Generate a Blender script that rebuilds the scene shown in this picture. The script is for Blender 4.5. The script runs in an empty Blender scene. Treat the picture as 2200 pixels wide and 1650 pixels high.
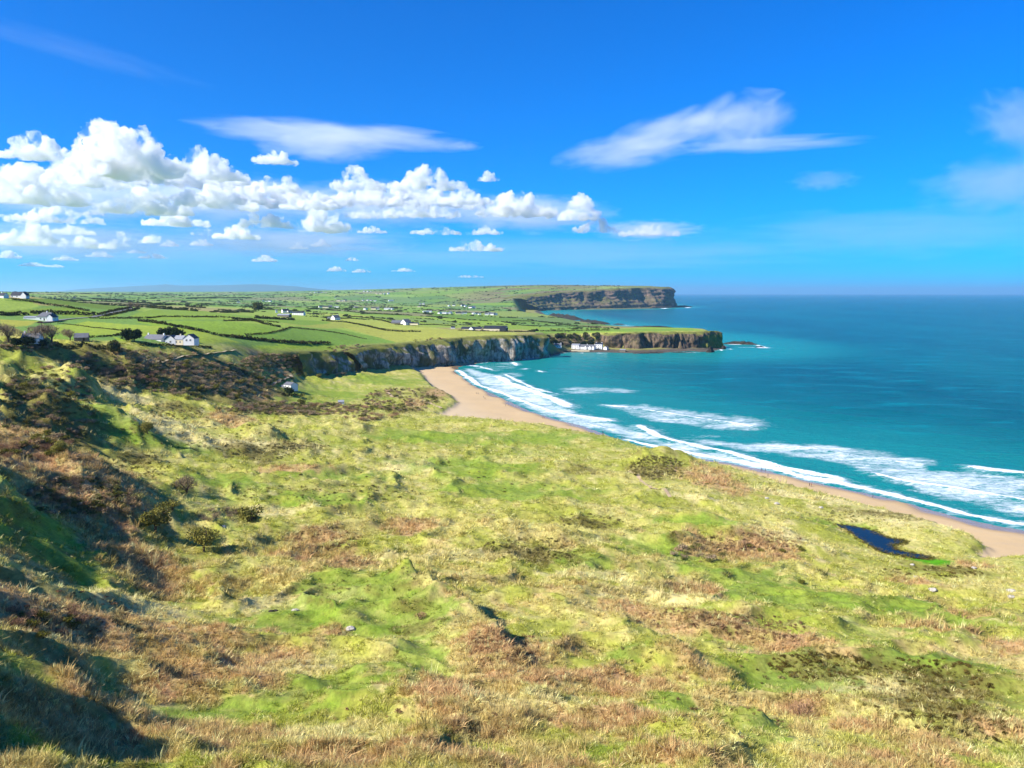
import bpy, bmesh, math, random
import numpy as np
from mathutils import Vector, Matrix

random.seed(7)
RNG = np.random.default_rng(11)
SC = bpy.context.scene
COL = SC.collection
R = math.radians

# ------------------------------------------------------------------ camera
F, CX, CY, HZ = 1653.0, 1100.0, 825.0, 630.0      # photo pixels (2200 x 1650)
EYE = 90.0                                         # metres above the sea
PITCH = math.atan((CY - HZ) / F)
cam = bpy.data.objects.new('camera', bpy.data.cameras.new('camera'))
COL.objects.link(cam)
cam.location = (0, 0, EYE)
cam.rotation_euler = (math.pi / 2 - PITCH, 0, 0)
cam.data.sensor_fit = 'HORIZONTAL'
cam.data.sensor_width = 36.0
cam.data.lens = 36.0 * F / 2200.0
cam.data.clip_start = 0.5
cam.data.clip_end = 300000.0
SC.camera = cam

# ------------------------------------------------------------------ sky, sun, exposure
SUN_EL, SUN_BACK = R(38), R(25)                    # sun from the left, a little behind
sun_vec = Vector((-math.cos(SUN_BACK) * math.cos(SUN_EL), -math.sin(SUN_BACK) * math.cos(SUN_EL), math.sin(SUN_EL)))
world = bpy.data.worlds.new('World')
SC.world = world
world.use_nodes = True
wn, wl = world.node_tree.nodes, world.node_tree.links
wn.clear()
sky = wn.new('ShaderNodeTexSky')
sky.sky_type = 'NISHITA'
sky.sun_disc = False
sky.sun_elevation = SUN_EL
sky.sun_rotation = math.atan2(sun_vec.x, sun_vec.y)
sky.altitude = 200.0
sky.air_density = 1.0
sky.dust_density = 0.1
sky.ozone_density = 3.0
hs = wn.new('ShaderNodeMix')                       # clear northern air: the camera's blue-leaning rendering of the sky
hs.data_type, hs.blend_type = 'RGBA', 'MULTIPLY'
hs.inputs[0].default_value = 1.0
hs.inputs[7].default_value = (0.004, 0.50, 1.22, 1.0)
bg = wn.new('ShaderNodeBackground')
bg.inputs['Strength'].default_value = 0.08
wo = wn.new('ShaderNodeOutputWorld')
wl.new(sky.outputs[0], hs.inputs[6])
wl.new(hs.outputs[2], bg.inputs['Color'])
wl.new(bg.outputs[0], wo.inputs['Surface'])

sl = bpy.data.lights.new('sun', 'SUN')
sl.energy = 4.6
sl.angle = R(0.53)
sl.color = (1.0, 0.94, 0.84)
sun = bpy.data.objects.new('sun', sl)
sun.rotation_euler = (-sun_vec).to_track_quat('-Z', 'Y').to_euler()
sun.location = (-200, -80, 400)
COL.objects.link(sun)

SC.view_settings.view_transform = 'Standard'
SC.view_settings.look = 'None'
SC.view_settings.exposure = 1.0
SC.view_settings.gamma = 1.0
SC.render.engine = 'CYCLES'
SC.cycles.use_denoising = True
SC.cycles.use_adaptive_sampling = True
SC.cycles.adaptive_threshold = 0.015
SC.cycles.max_bounces = 12
SC.cycles.diffuse_bounces = 3
SC.cycles.glossy_bounces = 3
SC.cycles.transparent_max_bounces = 12
SC.cycles.volume_bounces = 8
SC.cycles.sample_clamp_indirect = 6.0

# ------------------------------------------------------------------ small helpers
SP, CP = math.sin(PITCH), math.cos(PITCH)

def ray(px, py):
    """direction of a photo pixel, scaled so that the ground distance is 1: (dx, dy, dz)"""
    x = (np.asarray(px, float) - CX) / F
    y = (CY - np.asarray(py, float)) / F
    dx, dy, dz = x, CP + y * SP, -SP + y * CP
    h = np.hypot(dx, dy)
    return dx / h, dy / h, dz / h

def at_z(px, py, z=0.0):
    dx, dy, dz = ray(px, py)
    t = (z - EYE) / dz
    return dx * t, dy * t

def at_y(px, Y, py=None):
    x = (px - CX) / F
    dy = CP + ((CY - (py if py is not None else 700)) / F) * SP
    return x / dy * Y, Y

def z_at(px, py, Y):
    dx, dy, dz = ray(px, py)
    return EYE + dz / dy * Y

_perm = RNG.permutation(4096)
_grad = RNG.random(4096) * 2 * math.pi
_gx, _gy = np.cos(_grad), np.sin(_grad)

def noise2(x, y, seed=0):
    x = np.asarray(x, float) + seed * 17.31
    y = np.asarray(y, float) - seed * 9.77
    xi, yi = np.floor(x).astype(np.int64), np.floor(y).astype(np.int64)
    fx, fy = x - xi, y - yi
    def g(ix, iy, ax, ay):
        h = _perm[(_perm[ix & 4095] + iy) & 4095]
        return _gx[h] * ax + _gy[h] * ay
    u, v = fx * fx * fx * (fx * (fx * 6 - 15) + 10), fy * fy * fy * (fy * (fy * 6 - 15) + 10)
    a = g(xi, yi, fx, fy); b = g(xi + 1, yi, fx - 1, fy)
    c = g(xi, yi + 1, fx, fy - 1); d = g(xi + 1, yi + 1, fx - 1, fy - 1)
    return (a + (b - a) * u + (c - a + (a - b - c + d) * u) * v) * 1.5

def fbm(x, y, octaves=4, seed=0, gain=0.5):
    s, a, t = 0.0, 1.0, 0.0
    for o in range(octaves):
        s = s + a * noise2(x, y, seed + o * 3)
        t += a; a *= gain; x = np.asarray(x) * 2.03; y = np.asarray(y) * 2.03
    return s / t

def ss(a, b, x):
    t = np.clip((x - a) / (b - a), 0, 1)
    return t * t * (3 - 2 * t)

def seg_dist(X, Y, pts, closed=True):
    """distance to a polyline; with the parameter (index + fraction) of the nearest point"""
    best = np.full(X.shape, 1e18); par = np.zeros(X.shape)
    n = len(pts)
    for i in range(n if closed else n - 1):
        ax, ay = pts[i]; bx, by = pts[(i + 1) % n]
        vx, vy = bx - ax, by - ay
        L = vx * vx + vy * vy + 1e-12
        t = np.clip(((X - ax) * vx + (Y - ay) * vy) / L, 0, 1)
        d = (X - ax - t * vx) ** 2 + (Y - ay - t * vy) ** 2
        m = d < best
        best = np.where(m, d, best); par = np.where(m, i + t, par)
    return np.sqrt(best), par

def inside(X, Y, pts):
    c = np.zeros(X.shape, bool)
    n = len(pts)
    for i in range(n):
        ax, ay = pts[i]; bx, by = pts[(i + 1) % n]
        if ay == by:
            continue
        cond = ((ay > Y) != (by > Y)) & (X < (bx - ax) * (Y - ay) / (by - ay) + ax)
        c ^= cond
    return c

def sdf(X, Y, pts):
    d, p = seg_dist(X, Y, pts, True)
    return np.where(inside(X, Y, pts), d, -d), p

def mesh_np(name, V, Q, smooth=True, T=None):
    """mesh from numpy vertices (n,3), quads (m,4) and optional triangles (k,3)"""
    me = bpy.data.meshes.new(name)
    V = np.ascontiguousarray(V, np.float32)
    Q = np.zeros((0, 4), np.int32) if Q is None else np.asarray(Q, np.int32)
    T = np.zeros((0, 3), np.int32) if T is None else np.asarray(T, np.int32)
    nl = Q.size + T.size
    me.vertices.add(len(V)); me.vertices.foreach_set('co', V.ravel())
    me.loops.add(nl); me.loops.foreach_set('vertex_index', np.concatenate([Q.ravel(), T.ravel()]).astype(np.int32))
    me.polygons.add(len(Q) + len(T))
    me.polygons.foreach_set('loop_start', np.concatenate([np.arange(len(Q)) * 4, Q.size + np.arange(len(T)) * 3]).astype(np.int32))
    me.polygons.foreach_set('loop_total', np.concatenate([np.full(len(Q), 4), np.full(len(T), 3)]).astype(np.int32))
    me.update(calc_edges=True)
    me.polygons.foreach_set('use_smooth', np.full(len(me.polygons), smooth, bool))
    me.validate()
    return me

def attr_f(me, name, v):
    a = me.attributes.new(name, 'FLOAT', 'POINT'); a.data.foreach_set('value', np.ascontiguousarray(v, np.float32))

def attr_c(me, name, c):
    a = me.attributes.new(name, 'FLOAT_COLOR', 'POINT')
    c4 = np.ones((len(c), 4), np.float32); c4[:, :3] = c
    a.data.foreach_set('color', c4.ravel())

def link(o, parent=None):
    COL.objects.link(o)
    if parent is not None:
        o.parent = parent
    return o

def mobj(name, me, mat, parent=None, loc=None):
    o = bpy.data.objects.new(name, me)
    if mat is not None and not me.materials:
        me.materials.append(mat)
    if loc is not None:
        o.location = loc
    return link(o, parent)

def tag(o, label=None, cat=None, group=None, kind=None):
    if label: o['label'] = label
    if cat: o['category'] = cat
    if group: o['group'] = group
    if kind: o['kind'] = kind
    return o

def empty(name, loc, rz=0.0):
    o = bpy.data.objects.new(name, None)
    o.empty_display_size = 0.5
    o.location = loc; o.rotation_euler = (0, 0, rz)
    return link(o)

# sRGB 0-255 to linear
def lin(r, g, b):
    def f(c):
        c /= 255.0
        return c / 12.92 if c <= 0.04045 else ((c + 0.055) / 1.055) ** 2.4
    return np.array([f(r), f(g), f(b)])

# ------------------------------------------------------------------ node helpers
class NT:
    def __init__(self, name):
        self.m = bpy.data.materials.new(name); self.m.use_nodes = True
        self.t = self.m.node_tree; self.n = self.t.nodes; self.l = self.t.links
        self.n.clear()
        self.out = self.n.new('ShaderNodeOutputMaterial')
    def new(self, kind, **kw):
        nd = self.n.new(kind)
        for k, v in kw.items():
            setattr(nd, k, v)
        return nd
    def put(self, sock, v):
        if hasattr(v, 'links') or isinstance(v, bpy.types.NodeSocket):
            self.l.new(v, sock)
        else:
            if hasattr(v, '__len__') and len(v) == 3 and sock.type == 'RGBA':
                v = (*v, 1.0)
            sock.default_value = v
    def coord(self, out='Object'):
        return self.new('ShaderNodeTexCoord').outputs[out]
    def pos(self):
        return self.new('ShaderNodeNewGeometry').outputs['Position']
    def attr(self, name, typ='GEOMETRY'):
        a = self.new('ShaderNodeAttribute'); a.attribute_type = typ; a.attribute_name = name
        return a
    def noise(self, vec, scale, detail=4, rough=0.55, dist=0.0):
        nd = self.new('ShaderNodeTexNoise')
        self.put(nd.inputs['Vector'], vec); nd.inputs['Scale'].default_value = scale
        nd.inputs['Detail'].default_value = detail; nd.inputs['Roughness'].default_value = rough
        nd.inputs['Distortion'].default_value = dist
        return nd.outputs[0]
    def vmap(self, vec, scale=(1, 1, 1), rot=(0, 0, 0)):
        nd = self.new('ShaderNodeMapping'); self.put(nd.inputs['Vector'], vec)
        nd.inputs['Scale'].default_value = scale; nd.inputs['Rotation'].default_value = rot
        return nd.outputs[0]
    def math(self, op, a, b=0.0, clamp=False):
        nd = self.new('ShaderNodeMath', operation=op); nd.use_clamp = clamp
        self.put(nd.inputs[0], a); self.put(nd.inputs[1], b)
        return nd.outputs[0]
    def rng(self, v, a, b, c=0.0, d=1.0, smooth=True):
        nd = self.new('ShaderNodeMapRange'); nd.interpolation_type = 'SMOOTHSTEP' if smooth else 'LINEAR'
        self.put(nd.inputs[0], v)
        for i, x in zip((1, 2, 3, 4), (a, b, c, d)):
            self.put(nd.inputs[i], x)
        return nd.outputs[0]
    def mix(self, f, a, b, mode='MIX'):
        nd = self.new('ShaderNodeMix', data_type='RGBA', blend_type=mode)
        self.put(nd.inputs[0], f); self.put(nd.inputs[6], a); self.put(nd.inputs[7], b)
        return nd.outputs[2]
    def bump(self, h, strength=0.5, dist=0.1, normal=None):
        nd = self.new('ShaderNodeBump'); self.put(nd.inputs['Height'], h)
        nd.inputs['Strength'].default_value = strength; nd.inputs['Distance'].default_value = dist
        if normal is not None: self.put(nd.inputs['Normal'], normal)
        return nd.outputs[0]
    def bsdf(self, color, rough=0.9, spec=0.2, normal=None, **kw):
        nd = self.new('ShaderNodeBsdfPrincipled')
        self.put(nd.inputs['Base Color'], color); self.put(nd.inputs['Roughness'], rough)
        self.put(nd.inputs['Specular IOR Level'], spec)
        if normal is not None: self.put(nd.inputs['Normal'], normal)
        for k, v in kw.items():
            self.put(nd.inputs[k], v)
        self.l.new(nd.outputs[0], self.out.inputs['Surface'])
        return nd

def plain(name, rgb, rough=0.8, spec=0.25, var=0.12, scale=1.5, bump=0.0):
    """paint / render / slate with a little weathering"""
    t = NT(name)
    c = t.coord('Object')
    n = t.noise(c, scale, 5, 0.6)
    v = t.rng(n, 0.3, 0.7, 1 - var, 1 + var * 0.5)
    comb = t.new('ShaderNodeCombineColor')
    for i in range(3): t.put(comb.inputs[i], v)
    col = t.mix(1.0, tuple(rgb), comb.outputs[0], 'MULTIPLY')
    nrm = t.bump(n, bump, 0.05) if bump else None
    t.bsdf(col, rough, spec, nrm)
    return t.m
# ================================================================== terrain
def wy(*rows):
    """(px, py, Y) rows -> (x, y, z)"""
    out = []
    for px, py, Y in rows:
        x, _ = at_y(px, Y, py); out.append((x, Y, float(z_at(px, py, Y))))
    return out
def wz(*rows):
    out = []
    for px, py, z in rows:
        x, y = at_z(px, py, z); out.append((float(x), float(y), z))
    return out
def pl(*rows):
    """(phi degrees, r, z)"""
    return [(r * math.sin(R(a)), r * math.cos(R(a)), z) for a, r, z in rows]

class RBF:
    def __init__(self, pts, c=0.06):
        P = np.array(pts, float)
        self.c = c
        self.u = self.co(P[:, 0], P[:, 1]); z = P[:, 2]
        n = len(P)
        d = np.sqrt(((self.u[:, None] - self.u[None]) ** 2).sum(-1) + c * c)
        A = np.zeros((n + 3, n + 3)); A[:n, :n] = d + np.eye(n) * -0.004
        A[:n, n] = 1; A[:n, n + 1:] = self.u; A[n, :n] = 1; A[n + 1:, :n] = self.u.T
        self.w = np.linalg.solve(A, np.concatenate([z, np.zeros(3)]))
    @staticmethod
    def co(x, y):
        return np.stack([np.arctan2(x, y), np.log(np.hypot(x, y) + 4.0)], -1)
    def __call__(self, X, Y):
        u = self.co(X.ravel(), Y.ravel()); out = np.zeros(len(u)); n = len(self.u)
        for a in range(0, len(u), 60000):
            q = u[a:a + 60000]
            d = np.sqrt(((q[:, None] - self.u[None]) ** 2).sum(-1) + self.c ** 2)
            out[a:a + 60000] = d @ self.w[:n] + self.w[n] + q @ self.w[n + 1:]
        return out.reshape(X.shape)

LOW = RBF(
    pl((0, 0.5, 88.2), (0, 10, 82), (0, 28, 65), (0, 50, 51), (30, 28, 64), (60, 28, 67), (60, 10, 83), (90, 20, 80), (90, 100, 50), (-37, 28, 70.5), (-30, 18, 75), (-25, 28, 65), (-50, 40, 69), (-48, 62, 60), (-10, 18, 73), (15, 18, 72),
       (-37, 12, 81), (-60, 10, 86), (50, 100, 34), (50, 250, 8), (80, 250, 15), (-37, 48, 57), (-20, 40, 60), (-60, 40, 76), (-60, 80, 74), (-50, 80, 66), (-44, 70, 58),
       (-52, 95, 75), (-47, 120, 61), (-41, 180, 56), (-40, 250, 64), (-38.5, 330, 66), (-20, 60, 50), (20, 60, 46), (35, 60, 46))
    + wz((1100, 1650, 40), (600, 1650, 42), (1600, 1650, 39), (2200, 1650, 37), (300, 1650, 44),
         (500, 1500, 35), (1100, 1500, 33.5), (1700, 1500, 32), (2200, 1500, 30), (300, 1500, 38),
         (1100, 1400, 29), (1700, 1400, 27), (2200, 1400, 25), (500, 1400, 31), (250, 1400, 36),
         (1100, 1250, 21), (600, 1250, 23), (1700, 1230, 12), (1500, 1230, 15), (1950, 1240, 7), (2200, 1250, 8), (2200, 1320, 17), (1900, 1310, 16),
         (1600, 1130, 9), (1100, 1150, 16), (600, 1150, 20), (1880, 1160, 4.6), (2000, 1197, 4.6), (1800, 1127, 4.6), (2060, 1165, 5.2), (1940, 1190, 4.6), (1840, 1150, 4.6),
         (1100, 1050, 12), (700, 1050, 17), (1500, 1050, 9), (1700, 1090, 6.5), (1950, 1130, 6),
         (1742, 1056, 5.4), (1665, 1036, 5.4), (1580, 1010, 5.6), (1900, 1098, 5.4), (2050, 1144, 5.6), (1500, 993, 6), (1400, 968, 6.5), (1293, 945, 6.5), (1226, 937, 7), (1150, 921, 7.5), (1100, 911, 7.5), (1440, 990, 9), (1350, 985, 6.5),
         (1100, 950, 9), (700, 950, 16), (900, 920, 10), (450, 950, 23), (300, 950, 28), (150, 950, 35),
         (200, 850, 37), (350, 870, 28), (500, 860, 19), (600, 850, 15), (625, 836, 12), (700, 860, 11), (850, 830, 8), (900, 800, 5.5), (800, 800, 10),
         (650, 805, 16), (560, 800, 23), (850, 905, 9.5), (940, 893, 6), (800, 890, 9.5), (250, 1270, 28), (330, 1160, 26), (196, 842, 37.5), (400, 800, 36), (300, 800, 42), (480, 790, 34), (450, 770, 42), (300, 770, 50))
    + wy((0, 1500, 73), (0, 1400, 85), (0, 1250, 118), (0, 1150, 140), (0, 1050, 165), (0, 936, 230), (0, 830, 300), (0, 816, 330), (0, 765, 405), (120, 1250, 133), (100, 1100, 172), (130, 1000, 215)))

UPL = RBF(
    pl((-60, 120, 87), (-60, 40, 88.5), (-80, 100, 89), (-120, 60, 89), (0, 1, 88.4), (-50, 300, 74), (-60, 700, 92), (-60, 3000, 110), (-60, 9000, 130), (-45, 200, 78), (60, 6000, 120), (20, 9000, 100))
    + wy((0, 700, 520), (130, 727, 500), (370, 738, 520), (520, 762, 575), (620, 762, 690), (700, 757, 760), (850, 741, 900), (1000, 726, 1000), (1150, 719, 1085),
         (1300, 713, 1250), (1530, 712, 1250), (100, 682, 700), (60, 636, 850), (0, 640, 800), (280, 668, 900), (400, 700, 700), (500, 735, 620), (200, 700, 640),
         (600, 692, 900), (600, 716, 760), (800, 701, 1150), (800, 726, 960), (900, 696, 1300), (1040, 708, 1330), (1000, 681, 1900), (1250, 694, 2000), (1200, 705, 1500), (1400, 707, 1340),
         (1150, 669, 2500), (1100, 665, 2900), (900, 666, 2500), (700, 661, 2500), (500, 661, 1800), (300, 651, 2200), (150, 646, 1800),
         (900, 646, 4500), (700, 646, 4500), (700, 631, 7000), (500, 632, 7000), (200, 631, 5000), (0, 627, 4000), (400, 635, 5500), (850, 623, 6500), (1000, 619, 6300),
         (1100, 616, 5700), (1250, 615, 5400), (1290, 618.5, 5100), (1425, 617, 4950), (1314, 621, 4600), (1207, 628, 4400), (1148, 631, 4200), (1119, 639, 4000), (1060, 642, 4200),
         (-200, 640, 1200), (-200, 625, 4000), (1200, 612, 9000), (500, 628, 10500), (200, 628, 9000), (900, 620, 10500)))

COAST = [(2000, -900)] + [tuple(map(float, at_z(px, py))) for px, py in [
    (3400, 1560), (2700, 1300), (2200, 1139), (2105, 1122), (2009, 1098), (1952, 1079), (1833, 1053), (1742, 1034), (1637, 1007), (1565, 993), (1484, 981),
    (1417, 967), (1336, 948), (1298, 932), (1253, 916), (1200, 902), (1139, 884), (1107, 868), (1073, 851), (1039, 835), (1020, 824), (1003, 811), (987, 799), (984, 789),
    (1005, 784), (1060, 778), (1100, 771), (1140, 764), (1170, 761), (1195, 757.5), (1240, 757), (1300, 757), (1350, 758.5), (1420, 758), (1480, 754), (1510, 756), (1530, 754), (1546, 751)]] + [
    at_y(1562, 1300), at_y(1545, 1420), at_y(1470, 1620), at_y(1380, 1800)] + [tuple(map(float, at_z(px, py))) for px, py in [
    (1340, 702), (1300, 698), (1275, 694), (1245, 690), (1205, 684), (1172, 676), (1160, 669), (1175, 667), (1218, 665.5), (1291, 665), (1330, 664.5), (1398, 663), (1441, 661)]] + [
    at_y(1455, 5100), at_y(1420, 5900), at_y(1380, 8000), (2500, 14000), (-16000, 14000), (-16000, -900)]

DUNE = [(500, -900)] + [tuple(map(float, at_z(px, py + 3.0, 3.0))) for px, py in [
    (3300, 1640), (2600, 1330), (2350, 1235), (2200, 1186), (2150, 1193), (2112, 1198), (2122, 1186), (2138, 1178), (2095, 1149), (2000, 1121), (1914, 1097), (1828, 1074), (1742, 1050), (1665, 1031),
    (1580, 1003), (1500, 989), (1436, 976), (1380, 962), (1341, 952), (1293, 939), (1226, 932), (1150, 917), (1100, 908), (1000, 898), (944, 893), (960, 882), (980, 871),
    (987, 861), (971, 845), (940, 833), (921, 817), (911, 801), (893, 793)]] + [(-140, 985), (-400, 1000), (-700, 600), (-700, -900)]

UP_W = {}                                   # blend width of the escarpment by vertex index
_up = [((-60, -300), 30), ((-18, -30), 30), ((-26, 6), 22), ((-74, 32), 25), ((-112, 72), 30), ((-135, 120), 40), ((-172, 185), 45), ((-222, 270), 45), ((-268, 350), 40), ((-296, 425), 22),
       (at_y(30, 455), 18), (at_y(130, 478), 35), (at_y(240, 492), 45), (at_y(320, 500), 60), (at_y(430, 520), 120), (at_y(520, 575), 115), (at_y(590, 665), 70), (at_y(620, 690), 16), (at_y(690, 742), 12), (at_y(735, 770), 12),
       (at_y(800, 850), 13), (at_y(880, 930), 13), (at_y(960, 985), 13), (at_y(1060, 1032), 13), (at_y(1140, 1075), 13), (at_y(1163, 1095), 16), (at_y(1178, 1150), 45), (at_y(1200, 1225), 55),
       (at_y(1250, 1255), 60), (at_y(1305, 1250), 40), (at_y(1325, 1228), 12), (at_y(1365, 1216), 12), (at_y(1372, 1232), 12), (at_y(1430, 1238), 12), (at_y(1490, 1250), 12), (at_y(1522, 1262), 14), (at_y(1533, 1290), 20),
       (at_y(1520, 1400), 20), (at_y(1440, 1560), 25), (at_y(1350, 1700), 30), (at_y(1295, 1950), 40), (at_y(1240, 2120), 50), (at_y(1165, 2380), 30), (at_y(1138, 2430), 20), (at_y(1120, 2560), 30), (at_y(1118, 3300), 60),
       (at_y(1112, 3950), 60), (at_y(1148, 4180), 60), (at_y(1207, 4370), 60), (at_y(1260, 4440), 60), (at_y(1314, 4560), 60), (at_y(1370, 4800), 60), (at_y(1423, 4960), 60), (at_y(1428, 5100), 60), (at_y(1400, 5800), 90), (at_y(1350, 8000), 90),
       ((1800, 14500), 90), ((-16500, 14500), 90), ((-16500, -300), 90)]
UP = [(float(p[0]), float(p[1])) for p, w in _up]
UPW = np.array([w for p, w in _up] + [_up[0][1]], float)

POND = [tuple(map(float, at_z(px, py, 4.6))) for px, py in [(1797, 1126), (1840, 1131), (1880, 1141), (1905, 1155), (1942, 1160), (1938, 1165), (1916, 1172), (1928, 1181), (1960, 1188), (2003, 1196), (1985, 1199),
        (1945, 1194), (1905, 1187), (1878, 1178), (1858, 1164), (1830, 1145)]]

# spurs and hummocks on the left hillside and in the dunes: crest polyline (px, py, Y), height, near width, far width
RIDGES = []
def ridge(pts, amp, wl_, wr_):
    RIDGES.append(([(at_y(px, Y, py)) for px, py, Y in pts], amp, wl_, wr_))
ridge([(-60, 1000, 175), (40, 1060, 172), (140, 1130, 165), (230, 1200, 158)], 2.0, 12, 8)
ridge([(-60, 900, 245), (60, 985, 235), (170, 1050, 222), (290, 1130, 205)], 4.5, 14, 9)
ridge([(-60, 790, 335), (40, 840, 330), (110, 880, 315), (150, 900, 305)], 6.0, 16, 10)
ridge([(-60, 730, 410), (40, 775, 410), (120, 805, 405), (185, 838, 395)], 8.0, 16, 9)
ridge([(-60, 700, 448), (0, 716, 445), (40, 735, 443), (90, 770, 440)], 7.0, 14, 8)
ridge([(905, 1235, 168), (960, 1290, 155), (1020, 1330, 143), (1060, 1370, 134)], 4.6, 13, 3.0)
ridge([(540, 975, 380), (580, 985, 376)], 5.0, 9, 6)
ridge([(1385, 1005, 370), (1415, 1000, 372), (1455, 988, 374)], 6.0, 9, 8)
ridge([(1475, 1150, 256), (1560, 1150, 256), (1680, 1160, 252)], 3.0, 8, 8)
ridge([(250, 985, 330), (330, 1000, 322)], 3.5, 8, 6)
ridge([(1050, 1150, 232), (1190, 1165, 228)], 2.0, 10, 9)
ridge([(760, 965, 430), (560, 930, 430), (430, 905, 440)], 2.6, 18, 12)
ridge([(980, 905, 500), (1150, 922, 470), (1290, 945, 430)], 1.8, 20, 14)

def ridge_z(pts, amp, wl_, wr_):
    RIDGES.append(([tuple(map(float, at_z(px, py, z))) for px, py, z in pts], amp, wl_, wr_))
ridge_z([(1455, 1188, 9), (1500, 1172, 9), (1580, 1168, 8.5), (1680, 1176, 8), (1750, 1192, 7.5)], 3.0, 5, 12)
ridge_z([(440, 1062, 19), (560, 1052, 18), (700, 1054, 17), (830, 1066, 16)], 1.8, 6, 14)
ridge_z([(1390, 1075, 8.5), (1500, 1080, 8.2), (1620, 1100, 8), (1740, 1128, 7.5)], 2.0, 7, 9)
ridge_z([(1020, 1168, 16), (1100, 1160, 15.5), (1200, 1168, 15), (1300, 1190, 14.5)], 2.6, 8, 8)
ridge_z([(640, 1020, 17.5), (720, 1012, 17), (800, 1020, 16)], 1.8, 8, 10)
ridge_z([(520, 1215, 22), (640, 1222, 22), (790, 1228, 22), (890, 1238, 22)], 2.0, 9, 5)
ridge_z([(840, 1420, 31), (900, 1460, 33), (980, 1500, 35)], 1.6, 6, 2.5)
ridge_z([(1390, 1370, 25), (1430, 1400, 26.5), (1480, 1440, 28)], 1.8, 7, 3)
ridge_z([(1250, 1300, 21), (1380, 1315, 21), (1520, 1345, 22)], 1.5, 6, 5)
ridge_z([(1560, 1330, 20), (1660, 1345, 20), (1760, 1365, 20.5)], 1.8, 6, 5)
ridge_z([(1800, 1290, 13), (1950, 1270, 9), (2100, 1280, 10)], 1.4, 8, 8)
ridge_z([(200, 905, 33), (320, 930, 29), (420, 945, 25)], 2.2, 12, 8)
ridge_z([(380, 870, 28), (480, 890, 23), (560, 915, 20)], 2.4, 9, 7)
ridge_z([(1060, 985, 10.5), (1180, 1000, 10), (1280, 1015, 9.5)], 1.6, 9, 9)

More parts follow.
